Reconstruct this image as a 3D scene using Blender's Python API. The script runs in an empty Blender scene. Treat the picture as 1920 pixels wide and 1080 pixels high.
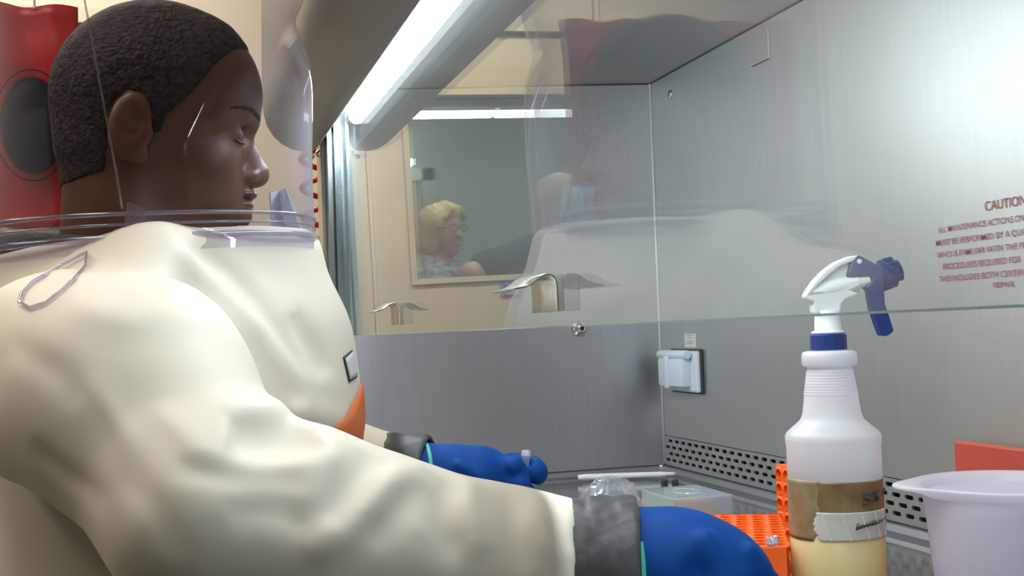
import bpy, bmesh, math, random
import numpy as np
from mathutils import Vector, Matrix

random.seed(7)
rng = np.random.default_rng(11)
sc = bpy.context.scene
COL = sc.collection

# ------------------------------------------------------------------ camera
cam_d = bpy.data.cameras.new('camera')
cam = bpy.data.objects.new('camera', cam_d)
COL.objects.link(cam)
cam_d.sensor_width = 36.0
cam_d.lens = 2200.0 / 1920.0 * 36.0
cam_d.clip_start = 0.02
ROT = ((0.96140, 0.02342, -0.27417), (-0.27290, -0.04540, -0.96097), (-0.03495, 0.99869, -0.03726))
m = Matrix(ROT).to_4x4()
m.translation = (0, 0, 1.25)
cam.matrix_world = m
sc.camera = cam

# ------------------------------------------------------------------ world and view
wd = bpy.data.worlds.new('world')
sc.world = wd
wd.use_nodes = True
wd.node_tree.nodes['Background'].inputs[0].default_value = (0.75, 0.78, 0.8, 1)
wd.node_tree.nodes['Background'].inputs[1].default_value = 0.15
vs = sc.view_settings
vs.view_transform = 'Standard'
vs.look = 'None'
vs.exposure = 0.0
vs.gamma = 1.0
vs.use_curve_mapping = False
sc.cycles.max_bounces = 8
sc.cycles.transparent_max_bounces = 14
sc.cycles.transmission_bounces = 4
sc.cycles.caustics_reflective = True
sc.cycles.caustics_refractive = False
sc.cycles.sample_clamp_indirect = 6.0
sc.cycles.use_denoising = True
TUBE_POWER = 50.0       # emission of the cabinet tube
ROOM_FILL_POWER = 15.0        # emission of the added fill light on the left


# ------------------------------------------------------------------ materials
def principled(name, color, rough=0.5, metal=0.0, **kw):
    mt = bpy.data.materials.new(name)
    mt.use_nodes = True
    b = mt.node_tree.nodes['Principled BSDF']
    b.inputs['Base Color'].default_value = (*color, 1)
    b.inputs['Roughness'].default_value = rough
    b.inputs['Metallic'].default_value = metal
    for k, v in kw.items():
        b.inputs[k].default_value = v
    return mt


def nn(mt, kind, **kw):
    n = mt.node_tree.nodes.new(kind)
    for k, v in kw.items():
        setattr(n, k, v)
    return n


def lk(mt, a, b):
    mt.node_tree.links.new(a, b)


def noisy(name, c1, c2, scale=8.0, rough=0.5, metal=0.0, bump=0.0, bscale=60.0, stretch=(1, 1, 1), detail=5.0, bdist=0.01, **kw):
    """two tones of one colour, with a fine relief"""
    mt = principled(name, c1, rough, metal, **kw)
    b = mt.node_tree.nodes['Principled BSDF']
    tc = nn(mt, 'ShaderNodeTexCoord')
    mp = nn(mt, 'ShaderNodeMapping')
    mp.inputs['Scale'].default_value = stretch
    lk(mt, tc.outputs['Object'], mp.inputs['Vector'])
    n = nn(mt, 'ShaderNodeTexNoise')
    n.inputs['Scale'].default_value = scale
    n.inputs['Detail'].default_value = detail
    lk(mt, mp.outputs[0], n.inputs['Vector'])
    r = nn(mt, 'ShaderNodeValToRGB')
    r.color_ramp.elements[0].position = 0.35
    r.color_ramp.elements[1].position = 0.68
    r.color_ramp.elements[0].color = (*c1, 1)
    r.color_ramp.elements[1].color = (*c2, 1)
    lk(mt, n.outputs['Fac'], r.inputs[0])
    lk(mt, r.outputs[0], b.inputs['Base Color'])
    if bump:
        n2 = nn(mt, 'ShaderNodeTexNoise')
        n2.inputs['Scale'].default_value = bscale
        n2.inputs['Detail'].default_value = 4
        lk(mt, mp.outputs[0], n2.inputs['Vector'])
        bp = nn(mt, 'ShaderNodeBump')
        bp.inputs['Strength'].default_value = bump
        bp.inputs['Distance'].default_value = bdist
        lk(mt, n2.outputs['Fac'], bp.inputs['Height'])
        lk(mt, bp.outputs[0], b.inputs['Normal'])
    return mt


def steel(name, base, rough, aniso, tangent, streak=(1, 40, 1.5), var=0.1):
    """brushed steel: streaky roughness, smeared reflections"""
    mt = principled(name, base, rough, 0.82)
    b = mt.node_tree.nodes['Principled BSDF']
    b.inputs['Anisotropic'].default_value = aniso
    tv = nn(mt, 'ShaderNodeCombineXYZ')
    for i in range(3):
        tv.inputs[i].default_value = tangent[i]
    lk(mt, tv.outputs[0], b.inputs['Tangent'])
    tc = nn(mt, 'ShaderNodeTexCoord')
    mp = nn(mt, 'ShaderNodeMapping')
    mp.inputs['Scale'].default_value = streak
    lk(mt, tc.outputs['Object'], mp.inputs['Vector'])
    n = nn(mt, 'ShaderNodeTexNoise')
    n.inputs['Scale'].default_value = 6
    n.inputs['Detail'].default_value = 6
    lk(mt, mp.outputs[0], n.inputs['Vector'])
    cl = nn(mt, 'ShaderNodeTexNoise')
    cl.inputs['Scale'].default_value = 5
    cl.inputs['Detail'].default_value = 7
    lk(mt, tc.outputs['Object'], cl.inputs['Vector'])
    ad = nn(mt, 'ShaderNodeMath', operation='ADD')
    lk(mt, n.outputs['Fac'], ad.inputs[0])
    lk(mt, cl.outputs['Fac'], ad.inputs[1])
    mr = nn(mt, 'ShaderNodeMapRange')
    mr.inputs['From Min'].default_value = 0.7
    mr.inputs['From Max'].default_value = 1.3
    mr.inputs['To Min'].default_value = rough - var * 0.5
    mr.inputs['To Max'].default_value = rough + var * 0.5
    lk(mt, ad.outputs[0], mr.inputs['Value'])
    lk(mt, mr.outputs[0], b.inputs['Roughness'])
    n.inputs['Detail'].default_value = 3
    r = nn(mt, 'ShaderNodeMapRange')
    r.inputs['From Min'].default_value = 0.7
    r.inputs['From Max'].default_value = 1.3
    r.inputs['To Min'].default_value = 0.95
    r.inputs['To Max'].default_value = 1.04
    lk(mt, ad.outputs[0], r.inputs['Value'])
    mx = nn(mt, 'ShaderNodeVectorMath', operation='SCALE')
    mx.inputs[0].default_value = base
    lk(mt, r.outputs[0], mx.inputs['Scale'])
    lk(mt, mx.outputs[0], b.inputs['Base Color'])
    return mt


def clear(name, tint, f0=0.04, rough=0.0, haze=0.0, haze_col=(0.8, 0.8, 0.85), gloss=1.0, edge_haze=0.0):
    """thin clear sheet: what is not mirrored at its surface goes straight through"""
    mt = bpy.data.materials.new(name)
    mt.use_nodes = True
    nt = mt.node_tree
    nt.nodes.clear()
    out = nn(mt, 'ShaderNodeOutputMaterial')
    tr = nn(mt, 'ShaderNodeBsdfTransparent')
    tr.inputs[0].default_value = (*tint, 1)
    base = tr.outputs[0]
    if haze:
        df = nn(mt, 'ShaderNodeBsdfDiffuse')
        df.inputs[0].default_value = (*haze_col, 1)
        tl = nn(mt, 'ShaderNodeBsdfTranslucent')
        tl.inputs[0].default_value = (*haze_col, 1)
        m0 = nn(mt, 'ShaderNodeMixShader')
        m0.inputs[0].default_value = 0.5
        lk(mt, df.outputs[0], m0.inputs[1])
        lk(mt, tl.outputs[0], m0.inputs[2])
        m1 = nn(mt, 'ShaderNodeMixShader')
        m1.inputs[0].default_value = haze
        if edge_haze:
            l2 = nn(mt, 'ShaderNodeLayerWeight')
            l2.inputs[0].default_value = 0.5
            p2_ = nn(mt, 'ShaderNodeMath', operation='POWER')
            lk(mt, l2.outputs['Facing'], p2_.inputs[0])
            p2_.inputs[1].default_value = 2.2
            a2 = nn(mt, 'ShaderNodeMath', operation='MULTIPLY_ADD')
            lk(mt, p2_.outputs[0], a2.inputs[0])
            a2.inputs[1].default_value = edge_haze
            a2.inputs[2].default_value = haze
            lk(mt, a2.outputs[0], m1.inputs[0])
        lk(mt, base, m1.inputs[1])
        lk(mt, m0.outputs[0], m1.inputs[2])
        base = m1.outputs[0]
    gl = nn(mt, 'ShaderNodeBsdfGlossy')
    gl.inputs['Roughness'].default_value = rough
    gl.inputs['Color'].default_value = (gloss, gloss, gloss, 1)
    lw = nn(mt, 'ShaderNodeLayerWeight')
    lw.inputs[0].default_value = 0.5
    pw = nn(mt, 'ShaderNodeMath', operation='POWER')
    lk(mt, lw.outputs['Facing'], pw.inputs[0])
    pw.inputs[1].default_value = 5
    ma = nn(mt, 'ShaderNodeMath', operation='MULTIPLY_ADD')
    lk(mt, pw.outputs[0], ma.inputs[0])
    ma.inputs[1].default_value = 1 - f0
    ma.inputs[2].default_value = f0
    mx = nn(mt, 'ShaderNodeMixShader')
    lk(mt, ma.outputs[0], mx.inputs[0])
    lk(mt, base, mx.inputs[1])
    lk(mt, gl.outputs[0], mx.inputs[2])
    lk(mt, mx.outputs[0], out.inputs[0])
    return mt


def milky(name, col, see=0.2, rough=0.35, translucent=0.5):
    """cloudy plastic: scatters light through, a little see-through"""
    mt = bpy.data.materials.new(name)
    mt.use_nodes = True
    b = mt.node_tree.nodes['Principled BSDF']
    b.inputs['Base Color'].default_value = (*col, 1)
    b.inputs['Roughness'].default_value = rough
    out = mt.node_tree.nodes['Material Output']
    tl = nn(mt, 'ShaderNodeBsdfTranslucent')
    tl.inputs[0].default_value = (*col, 1)
    m0 = nn(mt, 'ShaderNodeMixShader')
    m0.inputs[0].default_value = translucent
    lk(mt, b.outputs[0], m0.inputs[1])
    lk(mt, tl.outputs[0], m0.inputs[2])
    tr = nn(mt, 'ShaderNodeBsdfTransparent')
    tr.inputs[0].default_value = (*col, 1)
    m1 = nn(mt, 'ShaderNodeMixShader')
    m1.inputs[0].default_value = see
    lk(mt, m0.outputs[0], m1.inputs[1])
    lk(mt, tr.outputs[0], m1.inputs[2])
    lk(mt, m1.outputs[0], out.inputs[0])
    return mt


def emit(name, col, power):
    mt = bpy.data.materials.new(name)
    mt.use_nodes = True
    b = mt.node_tree.nodes['Principled BSDF']
    b.inputs['Base Color'].default_value = (0.9, 0.9, 0.9, 1)
    b.inputs['Emission Color'].default_value = (*col, 1)
    b.inputs['Emission Strength'].default_value = power
    return mt


M = {}
M['steel_back'] = steel('steel_back', (0.51, 0.51, 0.50), 0.40, 0.65, (0, 0, 1), (1, 30, 1.5), 0.03)
M['steel_side'] = steel('steel_side', (0.43, 0.44, 0.45), 0.33, 0.75, (0, 0, 1), (30, 1, 1.5), 0.02)
M['steel_top'] = steel('steel_top', (0.42, 0.43, 0.43), 0.36, 0.5, (1, 0, 0), (40, 1, 1))
M['steel_tray'] = steel('steel_tray', (0.40, 0.40, 0.40), 0.13, 0.0, (1, 0, 0), (3, 3, 1), 0.05)
M['steel_ledge'] = steel('steel_ledge', (0.22, 0.22, 0.22), 0.45, 0.0, (1, 0, 0), (3, 3, 1), 0.05)
M['bright_metal'] = principled('bright_metal', (0.75, 0.73, 0.70), 0.18, 1.0)
M['handle_metal'] = noisy('handle_metal', (0.66, 0.65, 0.63), (0.52, 0.51, 0.49), 70, 0.28, 1.0)
M['channel'] = principled('channel', (0.55, 0.62, 0.64), 0.25, 1.0)
M['fascia'] = noisy('fascia', (0.25, 0.245, 0.24), (0.23, 0.225, 0.22), 20, 0.42, bump=0.05, bscale=300, bdist=0.002)
M['tan_paint'] = noisy('tan_paint', (0.46, 0.40, 0.32), (0.42, 0.37, 0.30), 15, 0.5)
M['black_hole'] = principled('black_hole', (0.012, 0.012, 0.012), 0.8)
M['seal'] = principled('seal', (0.62, 0.66, 0.72), 0.35)
M['rubber'] = principled('rubber', (0.03, 0.035, 0.03), 0.6)
M['outlet'] = principled('outlet', (0.62, 0.68, 0.75), 0.4)
M['sticker'] = principled('sticker', (0.58, 0.57, 0.52), 0.4)
M['ink'] = principled('ink', (0.035, 0.035, 0.035), 0.6)
M['grey_ink'] = principled('grey_ink', (0.22, 0.22, 0.21), 0.6)
M['caution_ink'] = principled('caution_ink', (0.30, 0.055, 0.085), 0.5)
M['glass'] = clear('glass', (0.965, 0.985, 0.98), 0.045)
M['glass_edge'] = principled('glass_edge', (0.30, 0.52, 0.52), 0.2)
M['tube'] = emit('tube_light', (0.86, 0.95, 1.0), TUBE_POWER)
M['room_fill'] = emit('room_fill', (1.0, 0.90, 0.76), ROOM_FILL_POWER)  # added fill from the left of the lab, no known fitting
M['overhead_fill'] = emit('overhead_fill', (1.0, 0.91, 0.78), 11.5)  # added top light for the suit, no known fitting
M['hall_light'] = emit('hall_light', (0.95, 1.0, 0.97), 7.0)
M['far_wall_fill'] = emit('far_wall_fill', (1.0, 0.95, 0.84), 40.0)  # added wash that brightens the far wall and door
M['hall_fill'] = emit('hall_fill', (0.97, 1.0, 0.97), 18.0)  # added fill that brightens the people in the hall
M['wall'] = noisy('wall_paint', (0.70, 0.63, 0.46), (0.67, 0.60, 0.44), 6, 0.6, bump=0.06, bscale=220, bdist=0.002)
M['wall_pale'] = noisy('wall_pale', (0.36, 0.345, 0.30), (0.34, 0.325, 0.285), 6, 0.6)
M['hall_wall'] = noisy('hall_wall', (0.50, 0.56, 0.47), (0.47, 0.53, 0.45), 4, 0.6)
M['ceiling'] = noisy('ceiling_tile', (0.72, 0.70, 0.65), (0.66, 0.64, 0.6), 90, 0.8)
M['floor'] = noisy('floor_epoxy', (0.11, 0.115, 0.12), (0.09, 0.095, 0.10), 12, 0.35)
M['door'] = noisy('door_paint', (0.64, 0.57, 0.39), (0.61, 0.55, 0.38), 8, 0.45)
M['door_glass'] = clear('door_glass', (0.84, 0.90, 0.87), 0.05)
M['dark'] = principled('dark', (0.03, 0.03, 0.03), 0.6)
M['wire'] = principled('wire', (0.28, 0.29, 0.28), 0.4, 0.8)
M['sign_blue'] = principled('sign_blue', (0.055, 0.10, 0.33), 0.4)
M['sign_white'] = principled('sign_white', (0.72, 0.75, 0.78), 0.5)
M['red_hose'] = principled('red_hose', (0.55, 0.012, 0.012), 0.25)
M['red_sheet'] = noisy('red_sheet', (0.52, 0.012, 0.010), (0.42, 0.010, 0.009), 9, 0.4, bump=0.3, bscale=9, bdist=0.02)
M['black_disc'] = principled('black_disc', (0.006, 0.007, 0.011), 0.55)
M['black_disc'].node_tree.nodes['Principled BSDF'].inputs['Specular IOR Level'].default_value = 0.12
M['suit'] = noisy('suit_fabric', (0.80, 0.74, 0.63), (0.77, 0.71, 0.605), 7, 0.55, bump=0.05, bscale=9, bdist=0.010, detail=3)
_b = M['suit'].node_tree
_ns = [n_ for n_ in _b.nodes if n_.type == 'TEX_NOISE'][1]
_ns.noise_type = 'RIDGED_MULTIFRACTAL'
_ns.inputs['Scale'].default_value = 9.0
_ns.inputs['Detail'].default_value = 2.0
_ns.inputs['Distortion'].default_value = 0.6
M['suit_orange'] = noisy('suit_orange', (0.80, 0.19, 0.03), (0.72, 0.16, 0.03), 30, 0.45)
M['skin'] = noisy('skin', (0.165, 0.066, 0.034), (0.135, 0.052, 0.027), 30, 0.42, bump=0.12, bscale=320, bdist=0.001)
M['lip'] = principled('lip', (0.13, 0.042, 0.038), 0.35)
M['hair'] = noisy('hair', (0.006, 0.0045, 0.004), (0.055, 0.030, 0.018), 150, 0.75, bump=1.0, bscale=230, bdist=0.004)
M['eye'] = principled('eye', (0.02, 0.015, 0.012), 0.3)
M['fleece'] = noisy('fleece', (0.035, 0.037, 0.045), (0.07, 0.07, 0.08), 160, 0.9, bump=0.9, bscale=260, bdist=0.004)
M['vinyl'] = clear('vinyl', (0.83, 0.81, 0.86), 0.028, 0.015, 0.005, (0.74, 0.74, 0.84), 1.0, 0.50)
M['vinyl_thick'] = clear('vinyl_thick', (0.70, 0.69, 0.76), 0.07, 0.05, 0.14, (0.75, 0.75, 0.85))
M['tag_white'] = milky('tag_white', (0.74, 0.77, 0.84), 0.1, 0.4, 0.3)
M['tape'] = noisy('duct_tape', (0.045, 0.048, 0.050), (0.070, 0.073, 0.076), 14, 0.5, 0.0, bump=0.5, bscale=26, stretch=(1, 4, 1), bdist=0.003)
M['tape'].node_tree.nodes['Principled BSDF'].inputs['Specular IOR Level'].default_value = 0.25
M['glove'] = noisy('glove_rubber', (0.003, 0.040, 0.20), (0.0035, 0.047, 0.225), 10, 0.6, bump=0.12, bscale=120, bdist=0.002)
M['glove'].node_tree.nodes['Principled BSDF'].inputs['Specular IOR Level'].default_value = 0.1
M['glove_green'] = principled('glove_green', (0.06, 0.42, 0.30), 0.5)
M['label_cloth'] = principled('label_cloth', (0.66, 0.66, 0.68), 0.5)
M['bottle'] = milky('bottle_plastic', (0.96, 0.97, 0.99), 0.13, 0.3, 0.42)
M['bottle_filled'] = milky('bottle_filled', (0.98, 0.82, 0.42), 0.06, 0.3, 0.40)
M['liquid'] = milky('liquid', (0.90, 0.62, 0.12), 0.0, 0.25, 0.4)
M['cap_blue'] = principled('cap_blue', (0.012, 0.035, 0.17), 0.35)
M['white_plastic'] = principled('white_plastic', (0.85, 0.86, 0.88), 0.35)
M['brown_tape'] = noisy('brown_tape', (0.22, 0.155, 0.075), (0.31, 0.24, 0.14), 60, 0.4, bump=0.4, bscale=90, bdist=0.002)
M['brown_gloss'] = noisy('brown_gloss', (0.15, 0.075, 0.025), (0.27, 0.19, 0.095), 26, 0.22)
M['pale_tape'] = noisy('pale_tape', (0.55, 0.52, 0.46), (0.64, 0.61, 0.56), 40, 0.35)
M['pale_stripe'] = principled('pale_stripe', (0.72, 0.70, 0.66), 0.35)
M['tub'] = milky('tub_plastic', (0.96, 0.92, 0.98), 0.09, 0.3, 0.46)
M['rack'] = principled('rack_orange', (0.95, 0.13, 0.008), 0.38)
M['rack_dark'] = principled('rack_hole', (0.62, 0.05, 0.005), 0.5)
M['red_plastic'] = principled('red_plastic', (0.50, 0.075, 0.045), 0.5)
M['vial'] = clear('vial', (0.84, 0.86, 0.92), 0.06, 0.05, 0.28, (0.8, 0.82, 0.92))
M['box_clear'] = clear('box_clear', (0.90, 0.92, 0.95), 0.07, 0.08, 0.42, (0.80, 0.84, 0.93))
M['box_fill'] = principled('box_fill', (0.74, 0.70, 0.36), 0.6)
M['bag'] = clear('bag', (0.90, 0.92, 0.95), 0.16, 0.10, 0.20, (0.85, 0.87, 0.92))
M['woman_skin'] = noisy('woman_skin', (0.55, 0.30, 0.23), (0.50, 0.27, 0.21), 20, 0.5)
M['blond'] = noisy('blond', (0.62, 0.47, 0.24), (0.45, 0.33, 0.16), 60, 0.6, bump=0.6, bscale=70, stretch=(1, 1, 0.3), bdist=0.006)
M['blouse'] = noisy('blouse', (0.05, 0.055, 0.065), (0.46, 0.46, 0.48), 45, 0.7, detail=2)
M['navy'] = principled('navy', (0.022, 0.024, 0.036), 0.8)


# ------------------------------------------------------------------ mesh helpers
def link(name, verts, faces, mat, parent=None, smooth=False):
    me = bpy.data.meshes.new(name)
    me.from_pydata([tuple(map(float, v)) for v in verts], [], [tuple(map(int, f)) for f in faces])
    me.update()
    if smooth:
        me.polygons.foreach_set('use_smooth', [True] * len(me.polygons))
    o = bpy.data.objects.new(name, me)
    if mat is not None:
        me.materials.append(M[mat] if isinstance(mat, str) else mat)
    COL.objects.link(o)
    if parent is not None:
        o.parent = parent
    return o


class MB:
    """collects simple shapes, then becomes one mesh object"""

    def __init__(self):
        self.v = []
        self.f = []

    def add(self, vs_, fs_):
        k = len(self.v)
        self.v += [tuple(v) for v in vs_]
        self.f += [tuple(i + k for i in f) for f in fs_]
        return self

    def box(self, x0, x1, y0, y1, z0, z1):
        v = [(x0, y0, z0), (x1, y0, z0), (x1, y1, z0), (x0, y1, z0), (x0, y0, z1), (x1, y0, z1), (x1, y1, z1), (x0, y1, z1)]
        f = [(0, 3, 2, 1), (4, 5, 6, 7), (0, 1, 5, 4), (1, 2, 6, 5), (2, 3, 7, 6), (3, 0, 4, 7)]
        return self.add(v, f)

    def bevbox(self, x0, x1, y0, y1, z0, z1, b=0.002, seg=2):
        bm = bmesh.new()
        bmesh.ops.create_cube(bm, size=1)
        for v in bm.verts:
            v.co = ((x0 + x1) / 2 + v.co.x * (x1 - x0), (y0 + y1) / 2 + v.co.y * (y1 - y0), (z0 + z1) / 2 + v.co.z * (z1 - z0))
        bmesh.ops.bevel(bm, geom=list(bm.edges), offset=b, segments=seg, affect='EDGES', profile=0.5)
        bm.verts.index_update()
        self.add([v.co[:] for v in bm.verts], [[v.index for v in f.verts] for f in bm.faces])
        bm.free()
        return self

    def lathe(self, prof, c=(0, 0, 0), n=40, axis='z', mod=None):
        """prof: list of (radius, height)"""
        vs_, fs_ = [], []
        for j, (r, h) in enumerate(prof):
            for i in range(n):
                a = 2 * math.pi * i / n
                rr = r if mod is None else r * mod(a, j)
                x, y = rr * math.cos(a), rr * math.sin(a)
                p = (x, y, h) if axis == 'z' else ((h, x, y) if axis == 'x' else (y, h, x))
                vs_.append((c[0] + p[0], c[1] + p[1], c[2] + p[2]))
        for j in range(len(prof) - 1):
            for i in range(n):
                a, b = j * n + i, j * n + (i + 1) % n
                fs_.append((a, b, b + n, a + n))
        if prof[0][0] > 1e-6:
            fs_.append(tuple(reversed(range(n))))
        if prof[-1][0] > 1e-6:
            fs_.append(tuple(range((len(prof) - 1) * n, len(prof) * n)))
        return self.add(vs_, fs_)

    def tube(self, pts, r, n=8, cap=True):
        pts = [Vector(p) for p in pts]
        rs = r if isinstance(r, (list, tuple)) else [r] * len(pts)
        vs_, fs_ = [], []
        up = None
        for i, p in enumerate(pts):
            d = (pts[min(i + 1, len(pts) - 1)] - pts[max(i - 1, 0)])
            if d.length < 1e-9:
                d = Vector((0, 0, 1))
            d.normalize()
            if up is None:
                up = Vector((0, 0, 1)) if abs(d.z) < 0.9 else Vector((1, 0, 0))
            s = d.cross(up)
            if s.length < 1e-6:
                s = d.cross(Vector((1, 0, 0)))
            s.normalize()
            up = s.cross(d).normalized()
            for k in range(n):
                a = 2 * math.pi * k / n
                q = p + (s * math.cos(a) + up * math.sin(a)) * rs[i]
                vs_.append(q[:])
        for i in range(len(pts) - 1):
            for k in range(n):
                a, b = i * n + k, i * n + (k + 1) % n
                fs_.append((a, b, b + n, a + n))
        if cap:
            fs_.append(tuple(reversed(range(n))))
            fs_.append(tuple(range((len(pts) - 1) * n, len(pts) * n)))
        return self.add(vs_, fs_)

    def prism(self, poly, y0, y1):
        """polygon in x,z swept along y"""
        n = len(poly)
        v = [(x, y0, z) for x, z in poly] + [(x, y1, z) for x, z in poly]
        f = [tuple(range(n)), tuple(reversed(range(n, 2 * n)))]
        for i in range(n):
            j = (i + 1) % n
            f.append((i, i + n, j + n, j))
        return self.add(v, f)

    def move(self, T):
        self.v = [tuple((T @ Vector(v))[:]) for v in self.v]
        return self

    def build(self, name, mat, parent=None, smooth=False):
        o = link(name, self.v, self.f, mat, parent, smooth)
        bm = bmesh.new()
        bm.from_mesh(o.data)
        bmesh.ops.recalc_face_normals(bm, faces=bm.faces)
        bm.to_mesh(o.data)
        bm.free()
        return o


def auto(o, deg=35):
    """smooth faces, keep edges sharper than deg"""
    me = o.data
    me.polygons.foreach_set('use_smooth', [True] * len(me.polygons))
    bm = bmesh.new()
    bm.from_mesh(me)
    for e in bm.edges:
        e.smooth = not (len(e.link_faces) == 2 and e.calc_face_angle(0) > math.radians(deg))
    bm.to_mesh(me)
    bm.free()
    return o


def thing(name, label, cat, loc=(0, 0, 0), group=None):
    o = bpy.data.objects.new(name, None)
    COL.objects.link(o)
    o.location = loc
    o['label'] = label
    o['category'] = cat
    if group:
        o['group'] = group
    return o


def tag(o, label, cat, group=None):
    o['label'] = label
    o['category'] = cat
    if group:
        o['group'] = group
    return o


def struct(o):
    o['kind'] = 'structure'
    return o


def under(parent, *objs):
    """parent keeping world place (parents are only translated)"""
    for o in objs:
        o.parent = parent
        o.matrix_parent_inverse = Matrix.Translation(-parent.location)
    return objs[-1]


def text_mesh(name, body, mat, parent, origin, xdir, zdir, height, width=None, depth=0.0003, bold=0.004):
    cu = bpy.data.curves.new(name, 'FONT')
    cu.body = body
    cu.size = 1.0
    cu.extrude = 0.0
    cu.offset = bold
    to = bpy.data.objects.new(name, cu)
    COL.objects.link(to)
    dg = bpy.context.evaluated_depsgraph_get()
    me = bpy.data.meshes.new_from_object(to.evaluated_get(dg))
    bpy.data.objects.remove(to)
    bpy.data.curves.remove(cu)
    co = np.array([v.co[:] for v in me.vertices])
    x0, x1 = co[:, 0].min(), co[:, 0].max()
    caph = 0.73
    sx = (width / (x1 - x0)) if width else height / caph
    sz = height / caph
    xd, zd = Vector(xdir), Vector(zdir)
    og = Vector(origin)
    nd = xd.cross(zd)
    for v in me.vertices:
        v.co = og + xd * ((v.co.x - x0) * sx) + zd * (v.co.y * sz) + nd * depth
    me.name = name
    me.materials.clear()
    me.materials.append(M[mat])
    o = bpy.data.objects.new(name, me)
    COL.objects.link(o)
    if parent is not None:
        under(parent, o)
    return o


# ------------------------------------------------------------------ distance fields and their surface
def sub3(P, c):
    return P[0] - np.float32(c[0]), P[1] - np.float32(c[1]), P[2] - np.float32(c[2])


def ell(P, c, r, rot=None):
    """ellipsoid; rot turns it about y by that angle (radians, nose-down positive)"""
    x, y, z = sub3(P, c)
    if rot:
        cs, sn = math.cos(rot), math.sin(rot)
        x, z = x * cs - z * sn, x * sn + z * cs
    k0 = np.sqrt((x / r[0]) ** 2 + (y / r[1]) ** 2 + (z / r[2]) ** 2) + 1e-9
    k1 = np.sqrt((x / r[0] ** 2) ** 2 + (y / r[1] ** 2) ** 2 + (z / r[2] ** 2) ** 2) + 1e-9
    return k0 * (k0 - 1) / k1


def cap(P, a, b, ra, rb=None):
    """tapered capsule"""
    rb = ra if rb is None else rb
    a = np.array(a, float)
    b = np.array(b, float)
    d = b - a
    L2 = float(d @ d)
    x, y, z = sub3(P, a)
    t = np.clip((x * d[0] + y * d[1] + z * d[2]) / L2, 0, 1)
    return np.sqrt((x - t * d[0]) ** 2 + (y - t * d[1]) ** 2 + (z - t * d[2]) ** 2) - (ra + (rb - ra) * t)


def chain(P, pts, rs, k=0.01):
    out = None
    for i in range(len(pts) - 1):
        c = cap(P, pts[i], pts[i + 1], rs[i], rs[i + 1])
        out = c if out is None else smin(out, c, k)
    return out


def smin(a, b, k):
    h = np.clip(0.5 + 0.5 * (b - a) / k, 0, 1)
    return b + (a - b) * h - k * h * (1 - h)


def smax(a, b, k):
    return -smin(-a, -b, k)


def waves(P, seed, freq, n=9, ridged=False, stretch=(1, 1, 1)):
    r = np.random.default_rng(seed)
    out = np.zeros_like(P[0])
    for i in range(n):
        d = r.normal(size=3) * np.array(stretch)
        d = d / np.linalg.norm(d) * freq * r.uniform(0.6, 1.6)
        ph = r.uniform(0, 6.28)
        w = np.sin(P[0] * np.float32(d[0]) + P[1] * np.float32(d[1]) + P[2] * np.float32(d[2]) + np.float32(ph))
        out = out + (1 - 2 * np.abs(w) if ridged else w)
    return out / n


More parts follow.
